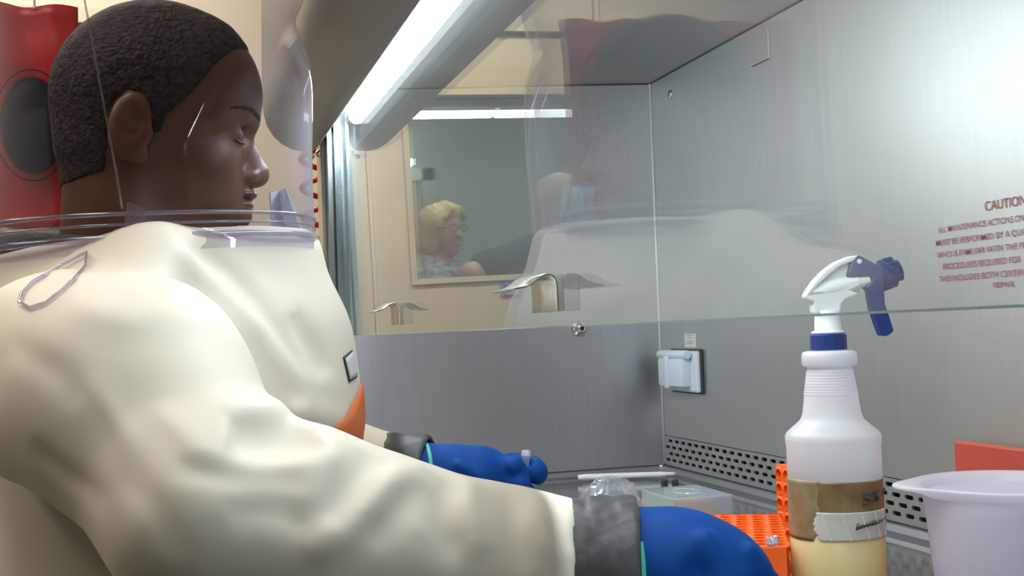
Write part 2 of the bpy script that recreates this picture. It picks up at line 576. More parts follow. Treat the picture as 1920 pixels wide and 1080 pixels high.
def surface(name, fn, lo, hi, h, mat, parent=None, relax=2):
    lo = np.array(lo, float)
    hi = np.array(hi, float)
    n = np.ceil((hi - lo) / h).astype(int) + 1
    ax = [(lo[i] + h * np.arange(n[i])).astype(np.float32) for i in range(3)]
    P = np.meshgrid(*ax, indexing='ij')
    V = fn(P).astype(np.float32)
    S = V < 0
    cnt = np.zeros(tuple(n - 1), np.int8)
    for i in (0, 1):
        for j in (0, 1):
            for k in (0, 1):
                cnt += S[i:n[0] - 1 + i, j:n[1] - 1 + j, k:n[2] - 1 + k]
    I, J, K = np.nonzero((cnt > 0) & (cnt < 8))
    idx = -np.ones(tuple(n - 1), np.int64)
    idx[I, J, K] = np.arange(len(I))
    acc = np.zeros((len(I), 3))
    num = np.zeros(len(I))
    cor = [(i, j, k) for i in (0, 1) for j in (0, 1) for k in (0, 1)]
    for a in range(8):
        for b in range(a + 1, 8):
            ca, cb = np.array(cor[a]), np.array(cor[b])
            if np.abs(ca - cb).sum() != 1:
                continue
            va = V[I + ca[0], J + ca[1], K + ca[2]]
            vb = V[I + cb[0], J + cb[1], K + cb[2]]
            mk = (va < 0) != (vb < 0)
            t = np.where(mk, va / np.where(mk, va - vb, 1), 0)
            acc += np.where(mk[:, None], ca[None] + t[:, None] * (cb - ca)[None], 0)
            num += mk
    pos = lo + h * (np.stack([I, J, K], 1) + acc / num[:, None])
    faces = []
    for axs in range(3):
        sl0 = [slice(None)] * 3
        sl1 = [slice(None)] * 3
        sl0[axs] = slice(0, -1)
        sl1[axs] = slice(1, None)
        A, B = S[tuple(sl0)], S[tuple(sl1)]
        o1, o2 = [(1, 2), (2, 0), (0, 1)][axs]
        ch = np.argwhere(A != B)
        ok = (ch[:, o1] > 0) & (ch[:, o2] > 0) & (ch[:, o1] < n[o1] - 1) & (ch[:, o2] < n[o2] - 1)
        ch = ch[ok]
        q = []
        for d1, d2 in ((-1, -1), (0, -1), (0, 0), (-1, 0)):
            c = ch.copy()
            c[:, o1] += d1
            c[:, o2] += d2
            q.append(idx[c[:, 0], c[:, 1], c[:, 2]])
        q = np.stack(q, 1)
        inn = A[ch[:, 0], ch[:, 1], ch[:, 2]]
        q = np.where(inn[:, None], q, q[:, ::-1])
        faces.append(q[(q >= 0).all(1)])
    F = np.concatenate(faces)
    me = bpy.data.meshes.new(name)
    me.vertices.add(len(pos))
    me.vertices.foreach_set('co', pos.astype(np.float32).ravel())
    me.loops.add(F.size)
    me.loops.foreach_set('vertex_index', F.ravel().astype(np.int32))
    me.polygons.add(len(F))
    me.polygons.foreach_set('loop_start', np.arange(0, F.size, 4, dtype=np.int32))
    me.update(calc_edges=True)
    me.validate()
    me.polygons.foreach_set('use_smooth', np.ones(len(me.polygons), bool))
    if mat:
        me.materials.append(M[mat])
    o = bpy.data.objects.new(name, me)
    COL.objects.link(o)
    if relax:
        md_ = o.modifiers.new('relax', 'SMOOTH')
        md_.factor = .5
        md_.iterations = relax
    if parent is not None:
        under(parent, o)
    return o


def on_surface(fn, pts, off=0.0015, steps=14):
    """slide points onto a distance field's surface"""
    p = np.array(pts, float)
    e = 1e-3
    for _ in range(steps):
        g = []
        for i in range(3):
            q1, q2 = p.copy(), p.copy()
            q1[:, i] += e
            q2[:, i] -= e
            g.append(fn([q1[:, 0], q1[:, 1], q1[:, 2]]) - fn([q2[:, 0], q2[:, 1], q2[:, 2]]))
        g = np.stack(g, 1)
        g /= np.linalg.norm(g, axis=1)[:, None] + 1e-9
        d = fn([p[:, 0], p[:, 1], p[:, 2]]) - off
        p -= 0.8 * d[:, None] * g
    return p


def patch(name, fn, corners, nu, nv, mat, parent, off=0.0015):
    """four-cornered patch of cloth laid on a surface"""
    c = [np.array(q, float) for q in corners]
    pts = []
    for j in range(nv + 1):
        for i in range(nu + 1):
            u, v = i / nu, j / nv
            pts.append((c[0] * (1 - u) + c[1] * u) * (1 - v) + (c[3] * (1 - u) + c[2] * u) * v)
    p = on_surface(fn, pts, off)
    f = [(j * (nu + 1) + i, j * (nu + 1) + i + 1, (j + 1) * (nu + 1) + i + 1, (j + 1) * (nu + 1) + i) for j in range(nv) for i in range(nu)]
    o = link(name, p, f, mat, None, True)
    sm = o.modifiers.new('thickness', 'SOLIDIFY')
    sm.thickness = 0.001
    under(parent, o)
    return o


# ================================================================== THE ROOM
def plain(name, x0, x1, y0, y1, z0, z1, mat):
    return struct(MB().box(x0, x1, y0, y1, z0, z1).build(name, mat))


plain('floor', -2.6, 1.75, -2.1, 7.0, -0.1, 0.0, 'floor')
plain('ceiling', -2.6, 1.75, -2.1, 7.0, 2.7, 2.8, 'ceiling')
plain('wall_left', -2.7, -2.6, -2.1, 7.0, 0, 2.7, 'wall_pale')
plain('wall_right', 1.75, 1.85, -2.1, 7.0, 0, 2.7, 'wall')
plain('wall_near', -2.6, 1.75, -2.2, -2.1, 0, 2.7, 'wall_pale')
# far wall with a door opening between x -0.93 and -0.012
WY = 3.3
wf = MB().box(-0.012 + 0.045, 1.75, WY, WY + 0.12, 0, 2.7)
wf.box(-2.6, -0.93 - 0.045, WY, WY + 0.12, 0, 2.7)
wf.box(-0.93 - 0.045, -0.012 + 0.045, WY, WY + 0.12, 2.15, 2.7)
struct(wf.build('wall_far', 'wall'))
struct(MB().box(-2.6, 1.75, 6.6, 6.7, 0, 2.7).build('wall_hall', 'hall_wall'))

# door with a wired glass window
door = bpy.data.objects.new('door_1', None)
COL.objects.link(door)
door.location = (-0.47, WY, 0)
struct(door)
dx0, dx1, wx0, wx1, wz0, wz1 = -0.93, -0.014, -0.79, -0.139, 1.398, 1.922
leaf = MB().box(dx0, wx0, WY - 0.012, WY + 0.033, 0.01, 2.10)
leaf.box(wx1, dx1, WY - 0.012, WY + 0.033, 0.01, 2.10)
leaf.box(wx0, wx1, WY - 0.012, WY + 0.033, 0.01, wz0)
leaf.box(wx0, wx1, WY - 0.012, WY + 0.033, wz1, 2.10)
under(door, leaf.build('door_leaf', 'door'))
fr = MB().box(dx0 - 0.045, dx0 - 0.005, WY - 0.03, WY + 0.12, 0, 2.15)
fr.box(dx1 + 0.006, dx1 + 0.047, WY - 0.03, WY + 0.12, 0, 2.15)
fr.box(dx0 - 0.045, dx1 + 0.047, WY - 0.03, WY + 0.12, 2.11, 2.15)
under(door, fr.build('door_frame', 'door'))
wf_ = MB()
g = 0.016
wf_.box(wx0 - g, wx1 + g, WY - 0.018, WY - 0.012, wz0 - g, wz0)
wf_.box(wx0 - g, wx0, WY - 0.018, WY - 0.012, wz0, wz1)
wf_.box(wx1, wx1 + g, WY - 0.018, WY - 0.012, wz0, wz1)
under(door, wf_.build('window_frame', 'door'))
under(door, MB().box(wx0, wx1, WY - 0.016, WY - 0.008, wz1 - 0.006, wz1 + 0.004).build('window_gasket', 'dark'))
under(door, MB().box(wx0, wx1, WY + 0.004, WY + 0.010, wz0, wz1).build('window_pane', 'door_glass'))
wm = MB()
W_, H_ = wx1 - wx0, wz1 - wz0
stp = 0.0225
for s in (1, -1):
    c = -H_
    while c < W_ + H_:
        pts = []
        a0, a1 = (max(0, -c) if s == 1 else max(0, c - W_)), (min(H_, W_ - c) if s == 1 else min(H_, c))
        if a1 - a0 > 0.005:
            pts = [(wx0 + c + s * a0, WY + 0.007, wz0 + a0), (wx0 + c + s * a1, WY + 0.007, wz0 + a1)]
            wm.tube(pts, 0.00045, 4)
        c += stp
o = under(door, wm.build('wire_mesh', 'wire'))
o['kind'] = 'stuff'
sg = under(door, MB().bevbox(-0.66, -0.381, WY - 0.016, WY - 0.0125, 1.333, 1.381, 0.0012).build('door_sign', 'sign_blue'))
tx = text_mesh('sign_number', '16', 'sign_white', None, (-0.446, WY - 0.0165, 1.339), (1, 0, 0), (0, 0, 1), 0.036, 0.051)
under(sg, tx)
hd = MB().tube([(-0.88, WY - 0.012, 1.02), (-0.88, WY - 0.06, 1.02), (-0.78, WY - 0.06, 1.02)], 0.01, 10)
hd.lathe([(0.028, -0.018), (0.028, -0.012)], (-0.88, WY, 1.02), 24, 'y')
under(door, hd.build('door_handle', 'bright_metal'))
# hall door in the back wall of the hall
hdw = bpy.data.objects.new('door_2', None)
COL.objects.link(hdw)
hdw.location = (-0.62, 6.6, 0)
struct(hdw)
under(hdw, MB().box(-0.86, -0.30, 6.575, 6.60, 0, 2.1).build('door_leaf', 'wall_pale'))
fr = MB().box(-0.93, -0.86, 6.56, 6.60, 0, 2.17).box(-0.30, -0.23, 6.56, 6.60, 0, 2.17).box(-0.93, -0.23, 6.56, 6.60, 2.1, 2.17)
under(hdw, fr.build('door_frame', 'hall_wall'))


# unseen fill lights, added at the ceiling to brighten room and hall
def fill_light(label, x, y, lx, ly, z, mat, group):
    t = thing('fill_light', label, 'ceiling light', (x, y, z), group)
    hs = MB().box(x - lx / 2 - .02, x + lx / 2 + .02, y - ly / 2 - .02, y - ly / 2, z - .03, z)
    hs.box(x - lx / 2 - .02, x + lx / 2 + .02, y + ly / 2, y + ly / 2 + .02, z - .03, z)
    hs.box(x - lx / 2 - .02, x - lx / 2, y - ly / 2, y + ly / 2, z - .03, z)
    hs.box(x + lx / 2, x + lx / 2 + .02, y - ly / 2, y + ly / 2, z - .03, z)
    under(t, hs.build('housing', 'white_plastic'))
    under(t, MB().bevbox(x - lx / 2 + .002, x + lx / 2 - .002, y - ly / 2 + .002, y + ly / 2 - .002, z - .024, z - .004, .004).build('diffuser', mat))
    return t


fill_light('long ceiling light above the suited person', -0.50, 1.05, 0.3, 1.2, 2.7, 'overhead_fill', 'lab ceiling lights')
fill_light('long ceiling light over the left side of the lab', -1.45, 1.2, 0.3, 1.2, 2.7, 'room_fill', 'lab ceiling lights')
fill_light('long ceiling light between the door and the red sheet', -0.55, 2.70, 1.2, 0.25, 2.7, 'far_wall_fill', 'lab ceiling lights')
fill_light('ceiling light panel of the hall just behind the door', -0.75, 3.85, 1.2, 0.3, 2.7, 'hall_fill', 'hall ceiling lights')
fill_light('ceiling light panel in the middle of the hall', -0.75, 4.75, 1.2, 0.3, 2.7, 'hall_fill', 'hall ceiling lights')
# hall: strip fittings hanging low in front of the back wall
for lb, x, y, lx, z in (('bright strip light high in the hall behind the door window', -0.85, 6.0, 0.59, 2.385),
                        ('farther section of the strip light in the hall', -1.46, 6.0, 0.59, 2.385)):
    t = thing('strip_light', lb, 'strip light', (x, y, z), 'hall strip lights')
    under(t, MB().bevbox(x - lx / 2, x + lx / 2, y - .05, y + .05, z - .026, z, .006).build('diffuser', 'hall_light'))
    under(t, MB().box(x - lx / 2, x + lx / 2, y - .055, y + .055, z, z + .02).build('housing', 'white_plastic'))
    for s in (-1, 1):
        under(t, MB().tube([(x + s * lx * .4, y, z + .02), (x + s * lx * .4, y, 2.7)], .004, 6).build('hanger_rod', 'bright_metal'))
t = thing('strip_light', 'short strip light on the hall wall above the doorway', 'strip light', (-.73, 6.5, 2.17), 'hall strip lights')
under(t, MB().bevbox(-.80, -.66, 6.46, 6.565, 2.175, 2.215, .008).build('diffuser', 'hall_light'))
under(t, MB().box(-.81, -.65, 6.56, 6.60, 2.175, 2.23).build('housing', 'white_plastic'))

# red coiled air hose hanging beyond the cabinet
pts = []
hx, hy = 0.278, 2.3
tot = 22
for i in range(tot * 18 + 1):
    a = 2 * math.pi * i / 18 + 0.6
    pts.append((hx + 0.040 * math.cos(a), hy + 0.040 * math.sin(a), 0.95 + 0.0572 * i / 18))
hose = thing('air_hose', 'red coiled air hose hanging beside the cabinet end', 'hose', (hx, hy, 0.95))
under(hose, MB().tube(pts, 0.0058, 8).build('coil', 'red_hose', None, True))
top = pts[-1]
under(hose, MB().tube([top, (hx + 0.02, hy, top[2] + .03), (hx, hy, top[2] + .08), (hx, hy, 2.70)], 0.0058, 8).build('feed_line', 'red_hose', None, True))
under(hose, MB().lathe([(.009, 0), (.012, .004), (.012, .03), (.008, .034)], (pts[0][0], pts[0][1], .925), 16).build('coupling', 'bright_metal', None, True))

# red sheet with a dark round disc
RY, RK = 1.9, 1.9 / 2.4


def rz(z):
    return 1.25 + (z - 1.25) * RK


rs = thing('red_sheet', 'hanging red sheet with a black round disc behind the head', 'sheet', (-0.45, RY, rz(1.48)))
v, f = [], []
NX, NZ = 40, 24
for j in range(NZ + 1):
    for i in range(NX + 1):
        x = -0.58 + (0.58 - 0.174 * RK) * i / NX
        z = rz(1.48) + 0.432 * RK * j / NZ + 0.003 * math.sin(i * .7)
        v.append((x, RY + 0.005 * math.sin(i * 0.9 + j * .15) + .003 * math.sin(j * .6), z))
for j in range(NZ):
    for i in range(NX):
        a = j * (NX + 1) + i
        f.append((a, a + 1, a + NX + 2, a + NX + 1))
o = link('cloth', v, f, 'red_sheet', None, True)
md = o.modifiers.new('thickness', 'SOLIDIFY')
md.thickness = 0.003
under(rs, o)
dsk = MB().lathe([(0.001, -.028), (.036, -.028), (.048, -.022), (.0555, -.010), (.058, 0)], (0, 0, 0), 48, 'y')
dsk.v = [(x * RK, y * RK, z * 1.62 * RK) for x, y, z in dsk.v]
dsk.move(Matrix.Translation((-.259 * RK, RY - .007, rz(1.676))))
under(rs, dsk.build('disc', 'black_disc', None, True))
ring = []
for i in range(49):
    a = 2 * math.pi * i / 48
    ring.append(((-.259 + .068 * math.cos(a)) * RK, RY - .0095, rz(1.676 + .107 * math.sin(a))))
under(rs, MB().tube(ring, .0010, 6, False).build('stitched_ring', 'black_disc', None, True))
for s_ in (-.50, -.20):
    under(rs, MB().tube([(s_, RY + .002, rz(1.905)), (s_, RY + .002, 2.7)], .002, 6).build('cord', 'white_plastic'))

# ================================================================== THE CABINET
GX, BX, SY, NY = 0.2613, 0.82, 1.93, 0.06      # glass foot, back wall, far side wall, near side wall
FZ = 0.992                                      # work surface


def gx(z):
    return GX - (z - 1.2536) * 0.0144


cab = thing('biosafety_cabinet', 'stainless steel biosafety cabinet with glass sash and bright tube light', 'cabinet', (0.5, 1.0, 0))

# back wall: plain sheet above, perforated strip below
bw = MB().box(BX, BX + .004, NY, SY, 1.058, 1.69)
PITCH, SW, SH, RP = 0.0262, 0.0168, 0.0052, 0.0111
Z0 = 1.0505


def slot_cell(mb, x, yc, zc, py, pz, w, h):
    """a cell of sheet metal with a rounded slot through it"""
    ring, outr = [], []
    K = 16
    r = h / 2
    for i in range(K):
        a = 2 * math.pi * (i + .5) / K
        cx = (w / 2 - r) * (1 if math.cos(a) > 0 else -1)
        ring.append((yc + cx + r * math.cos(a), zc + r * math.sin(a)))
    cr = [(1, 1), (-1, 1), (-1, -1), (1, -1)]
    for i in range(K):
        q = i // (K // 4)
        l = i % (K // 4)
        h2 = K // 8
        sx, sz = cr[q]
        if q in (0, 2):
            e = (sx * py / 2, sz * pz / 2 * (l + .5) / h2) if l < h2 else (sx * py / 2 * (1 - (l - h2 + .5) / h2), sz * pz / 2)
        else:
            e = (sx * py / 2 * ((l + .5) / h2), sz * pz / 2) if l < h2 else (sx * py / 2, sz * pz / 2 * (1 - (l - h2 + .5) / h2))
        outr.append((yc + e[0], zc + e[1]))
    vs_ = [(x, a, b) for a, b in ring] + [(x, a, b) for a, b in outr] + [(x + .003, a, b) for a, b in ring]
    fs_ = []
    for i in range(K):
        j = (i + 1) % K
        fs_.append((i, j, K + j, K + i))
        fs_.append((i, 2 * K + i, 2 * K + j, j))
    k = len(vs_)
    vs_ += [(x, yc + sx * py / 2, zc + sz * pz / 2) for sx, sz in cr]
    for q in range(4):
        l0 = q * (K // 4) + K // 8 - 1
        fs_.append((K + l0, k + q, K + l0 + 1))
    mb.add(vs_, fs_)


grille = MB()
nslots = int((SY - NY) / PITCH)
for row in range(4):
    zc = Z0 - row * RP
    off = 0.0131 if row % 2 else 0.0
    y = 1.902 + off
    while y > NY + PITCH:
        slot_cell(grille, BX, y, zc, PITCH, RP, SW, SH)
        y -= PITCH
    yb = 1.902 + off + PITCH / 2
    grille.add([(BX, yb, zc - RP / 2), (BX, SY, zc - RP / 2), (BX, SY, zc + RP / 2), (BX, yb, zc + RP / 2)], [(0, 1, 2, 3)])
zlo, zhi = Z0 - 3.5 * RP, Z0 + RP / 2
grille.add([(BX, NY, .98), (BX, SY, .98), (BX, SY, zlo), (BX, NY, zlo)], [(0, 1, 2, 3)])
grille.add([(BX, NY, zhi), (BX, SY, zhi), (BX, SY, 1.059), (BX, NY, 1.059)], [(0, 1, 2, 3)])
o = grille.build('perforated_strip', 'steel_back')
o['kind'] = 'stuff'
under(cab, o)
under(cab, bw.build('back_wall', 'steel_back'))
under(cab, MB().box(BX + .03, BX + .034, NY, SY, .95, 1.075).build('plenum', 'black_hole'))
# side walls
under(cab, MB().box(.235, BX + .04, SY, SY + .004, .96, 1.72).build('side_wall', 'steel_side'))
under(cab, MB().box(.235, BX + .04, NY - .004, NY, .96, 1.72).build('side_wall', 'steel_side'))
# ceiling of the work chamber, rising a little to the back
cz = MB().prism([(.262, 1.660), (BX + .002, 1.684), (BX + .002, 1.688), (.262, 1.664)], NY, SY)
under(cab, cz.build('chamber_ceiling', 'steel_top'))
# seams
under(cab, MB().tube([(BX - .001, SY - .001, 1.01), (BX - .001, SY - .001, 1.683)], .0022, 8).build('corner_seal', 'seal', None, True))
sm = MB().tube([(BX - .0005, NY, 1.683), (BX - .0005, SY, 1.683)], .0011, 6).tube([(.265, SY - .0005, 1.6595), (BX, SY - .0005, 1.683)], .0011, 6)
under(cab, sm.build('ceiling_seam', 'rubber'))
sm = MB().tube([(BX - .0005, NY, 1.0065), (BX - .0005, SY, 1.0065)], .0009, 6).tube([(.28, SY - .0005, 1.0065), (BX, SY - .0005, 1.0065)], .0009, 6)
under(cab, sm.build('tray_seam', 'rubber'))
# work tray: raised ledge round a sunk, polished floor
tr = MB()
x0, x1, y0, y1 = .345, BX - .001, NY + .001, SY - .001
ring_ = [(0.0, 1.0055), (.004, 1.006), (.008, 1.0055), (.0125, .9985), (.030, .9968), (.033, .9968), (.0365, .9925), (.040, FZ)]
for i in range(len(ring_) - 1):
    (i0, za), (i1, zb) = ring_[i], ring_[i + 1]
    A = [(x0 + i0, y0 + i0, za), (x1 - i0, y0 + i0, za), (x1 - i0, y1 - i0, za), (x0 + i0, y1 - i0, za)]
    B = [(x0 + i1, y0 + i1, zb), (x1 - i1, y0 + i1, zb), (x1 - i1, y1 - i1, zb), (x0 + i1, y1 - i1, zb)]
    tr.add(A + B, [(k, (k + 1) % 4, 4 + (k + 1) % 4, 4 + k) for k in range(4)])
o = tr.build('tray_ledge', 'steel_ledge')
md = o.modifiers.new('bevel', 'BEVEL')
md.width = .0012
md.segments = 2
under(cab, o)
tr = MB()
i1 = .040
tr.add([(x0 + i1, y0 + i1, FZ), (x1 - i1, y0 + i1, FZ), (x1 - i1, y1 - i1, FZ), (x0 + i1, y1 - i1, FZ)], [(0, 1, 2, 3)])
o = tr.build('work_tray', 'steel_tray')
under(cab, o)
# upright post at the tray corner and a drain knob
under(cab, MB().lathe([(.0035, 0), (.0042, .003), (.0042, .0135), (.003, .016)], (BX - .012, SY - .012, .9925), 16).build('corner_post', 'bright_metal', None, True))
# front grille and sill
fg = MB().box(.275, .343, NY, SY, .985, .992)
for i in range(44):
    y = NY + .03 + i * .0415
    fg.box(.285, .335, y, y + .006, .992, .994)
under(cab, fg.build('front_grille', 'steel_tray'))
under(cab, MB().bevbox(.222, .275, NY - .06, SY + .06, .955, .992, .008, 3).build('front_sill', 'steel_top'))
# body below, behind and above
bd = MB().box(.24, BX + .12, NY - .06, SY + .06, .86, .955)
bd.box(BX + .045, BX + .12, NY - .06, SY + .06, .955, 2.3)
bd.box(.262, BX + .045, NY - .06, SY + .06, 1.73, 2.3)
under(cab, bd.build('outer_body', 'tan_paint'))
under(cab, MB().box(.232, BX + .045, SY + .004, SY + .06, .955, 1.73).build('end_panel', 'tan_paint'))
under(cab, MB().box(.232, BX + .045, NY - .06, NY - .004, .955, 1.73).build('end_panel', 'tan_paint'))
for x in (.30, BX + .06):
    for y in (NY, SY):
        under(cab, MB().bevbox(x - .03, x + .03, y - .03, y + .03, 0, .86, .004).build('stand_leg', 'tan_paint'))
# rounded fascia in front of the tube
prof = [(.258, 1.607), (.229, 1.567), (.224, 1.562), (.216, 1.5595), (.200, 1.559), (.186, 1.562), (.170, 1.5705), (.157, 1.583), (.147, 1.600), (.142, 1.620), (.140, 1.66), (.146, 1.9), (.165, 2.3), (.262, 2.3)]
fo = MB().prism(prof, NY - .06, SY + .012).build('front_fascia', 'fascia')
auto(fo, 25)
under(cab, fo)
# fluorescent tube with end caps
tz, txx = 1.606, .284
under(cab, MB().lathe([(.0125, NY + .06), (.0125, SY - .055)], (txx, 0, tz), 20, 'y').build('light_tube', 'tube', None, True))
for a, b in ((NY + .03, NY + .06), (SY - .055, SY - .03)):
    tb = MB().lathe([(.0115, a), (.0135, a + .002), (.0135, b)], (txx, 0, tz), 20, 'y')
    under(cab, tb.build('tube_holder', 'bright_metal', None, True))
under(cab, MB().box(.262, .31, NY + .02, SY - .02, 1.634, 1.652).build('lamp_tray', 'steel_top'))
# sash
z0, z1, th = 1.2525, 1.70, .006
sash = MB().prism([(gx(z0), z0), (gx(z0) + th, z0), (gx(z1) + th, z1), (gx(z1), z1)], NY + .02, SY - .004)
so = under(cab, sash.build('sash', 'glass'))
under(cab, MB().prism([(gx(z0) - .0002, z0 - .0004), (gx(z0) + th + .0002, z0 - .0004), (gx(z0) + th + .0002, z0 + .0006), (gx(z0) - .0002, z0 + .0006)], NY + .02, SY - .004).build('sash_edge', 'glass_edge'))


def hook(y0, y1, label):
    """bent metal lift handle clipped on the sash"""
    g0 = gx(1.265)
    w = [(g0 - .0012, 1.2635), (g0 - .0014, 1.283), (g0 - .0025, 1.2872), (g0 - .006, 1.2902), (g0 - .011, 1.2905), (g0 - .016, 1.2885),
         (g0 - .021, 1.2845), (g0 - .026, 1.2822), (g0 - .034, 1.2808)]
    n = len(w)
    v_, f_ = [], []
    for yy in (y0, y1):
        for k in range(n):
            v_.append((w[k][0], yy, w[k][1]))
    f_ = [(k, k + 1, n + k + 1, n + k) for k in range(n - 1)]
    ho = link('sash_handle', v_, f_, 'handle_metal', None, True)
    md_ = ho.modifiers.new('thickness', 'SOLIDIFY')
    md_.thickness = .0016
    md_.offset = 1
    md2 = ho.modifiers.new('bevel', 'BEVEL')
    md2.width = .0004
    ho['label'] = label
    under(cab, ho)


hook(.790, .852, 'near bent metal sash handle')
hook(1.405, 1.465, 'far bent metal sash handle')
# sash track at the far end
for yy0, yy1 in ((SY - .034, SY), (NY, NY + .016)):
    ck = MB()
    for xa, xb in ((.2385, .2455), (.2495, .2535), (.269, .2735)):
        ck.box(xa, xb, yy0, yy1, 1.0, 1.66)
    ck.box(.2385, .2735, yy1 - .004, yy1, 1.0, 1.66) if yy1 == SY else ck.box(.2385, .2735, yy0, yy0 + .004, 1.0, 1.66)
    under(cab, ck.build('sash_track', 'channel'))
# knob under the fascia end
kn = MB().lathe([(.001, -.012), (.005, -.011), (.0068, -.006), (.005, -.001), (.003, .002), (.003, .012)], (.231, SY + .02, 1.556), 16, 'y')
kn.lathe([(.001, -.006), (.0045, -.004), (.0052, 0), (.0035, .004), (.002, .008)], (.219, SY + .02, 1.552), 16, 'y')
under(cab, kn.build('latch_knob', 'bright_metal', None, True))
# gas valve on the side wall
vl = MB().lathe([(.0001, -.001), (.0132, -.001), (.0136, -.003), (.0118, -.005), (.0085, -.0055), (.0085, -.009), (.0068, -.0105), (.0068, -.016), (.004, -.017), (.004, -.012), (.0001, -.012)], (.669, SY, 1.2515), 32, 'y')
vo = under(cab, vl.build('valve_port', 'bright_metal', None, True))
dv = MB().lathe([(.0001, -.0172), (.0036, -.0172), (.0036, -.0165)], (.669, SY, 1.2515), 16, 'y')
under(vo, under(vo, dv.build('valve_bore', 'black_hole')))
# plug and cover plate high on the back wall
pl = MB().lathe([(.0001, -.0022), (.0065, -.0022), (.0078, -.0012), (.0078, 0)], (BX, 1.843, 1.647), 28, 'x')
under(cab, pl.build('hole_plug', 'handle_metal', None, True))
under(cab, MB().bevbox(BX - .0035, BX, 1.49, 1.545, 1.626, 1.668, .0006).build('cover_plate', 'steel_back'))
# weatherproof socket
sk = bpy.data.objects.new('power_socket', None)
COL.objects.link(sk)
sk.location = (BX, 1.815, 1.175)
under(cab, sk)
under(sk, MB().bevbox(BX - .005, BX, 1.755, 1.876, 1.137, 1.211, .002).build('gasket', 'rubber'))
sbase = MB().bevbox(BX - .012, BX - .004, 1.757, 1.873, 1.140, 1.208, .003)
under(sk, sbase.build('base_plate', 'outlet'))
lid = MB().bevbox(BX - .028, BX - .010, 1.780, 1.880, 1.149, 1.196, .003)
lid.bevbox(BX - .032, BX - .026, 1.832, 1.848, 1.146, 1.200, .002)
under(sk, auto(lid.build('lid', 'outlet')))
hg = MB().lathe([(.0065, 1.772), (.0075, 1.774), (.0075, 1.886), (.0065, 1.888)], (BX - .020, 0, 1.202), 16, 'y')
under(sk, auto(hg.build('hinge', 'outlet')))
ps = MB().bevbox(BX - .0012, BX, 1.779, 1.823, 1.213, 1.2365, .0004)
po = under(cab, ps.build('socket_plate', 'sticker'))
lines = MB()
for zz, a, b in ((1.2335, 1.787, 1.815), (1.230, 1.797, 1.808), (1.2235, 1.788, 1.812), (1.2202, 1.787, 1.814), (1.2165, 1.800, 1.802)):
    y = a
    while y < b:
        l = random.uniform(.0012, .003)
        lines.box(BX - .0014, BX - .0012, y, min(y + l, b), zz - .0006, zz + .0006)
        y += l + .0009
o = lines.build('small_print', 'grey_ink')
o['kind'] = 'stuff'
under(po, o)
# caution notice printed on the back wall
cl_ = bpy.data.objects.new('caution_notice', None)
COL.objects.link(cl_)
cl_.location = (BX, 1.0, 1.32)
under(cab, cl_)
XD, ZD = (0, -1, 0), (0, 0, 1)
xs = BX - .0006
sl = .0  # print runs level
for body, y, z, h, w in (('CAUTION', 1.0475, 1.3595, .0104, .0615),
                         ('ALL MAINTENANCE ACTIONS ON', 1.1285, 1.3435, .0068, .1395),
                         ('MUST BE PERFORMED BY A QUALIFIED', 1.1325, 1.3293, .0068, .172),
                         ('WHO IS FAMILIAR WITH THE PROPER', 1.1325, 1.3157, .0068, .170),
                         ('PROCEDURES REQUIRED FOR', 1.1225, 1.3022, .0068, .1255),
                         ('THIS INCLUDES BOTH CERTIFICATION', 1.1305, 1.2888, .0068, .173),
                         ('REPAIR.', 1.0405, 1.2780, .0062, .034)):
    text_mesh('notice_line', body, 'caution_ink', cl_, (xs, y, z), XD, ZD, h, w)

# ================================================================== PERSON IN THE SUIT
per = thing('person', 'person in a white protective suit with clear hood working at the cabinet', 'person', (0, 1.22, 0))
HY = 1.2


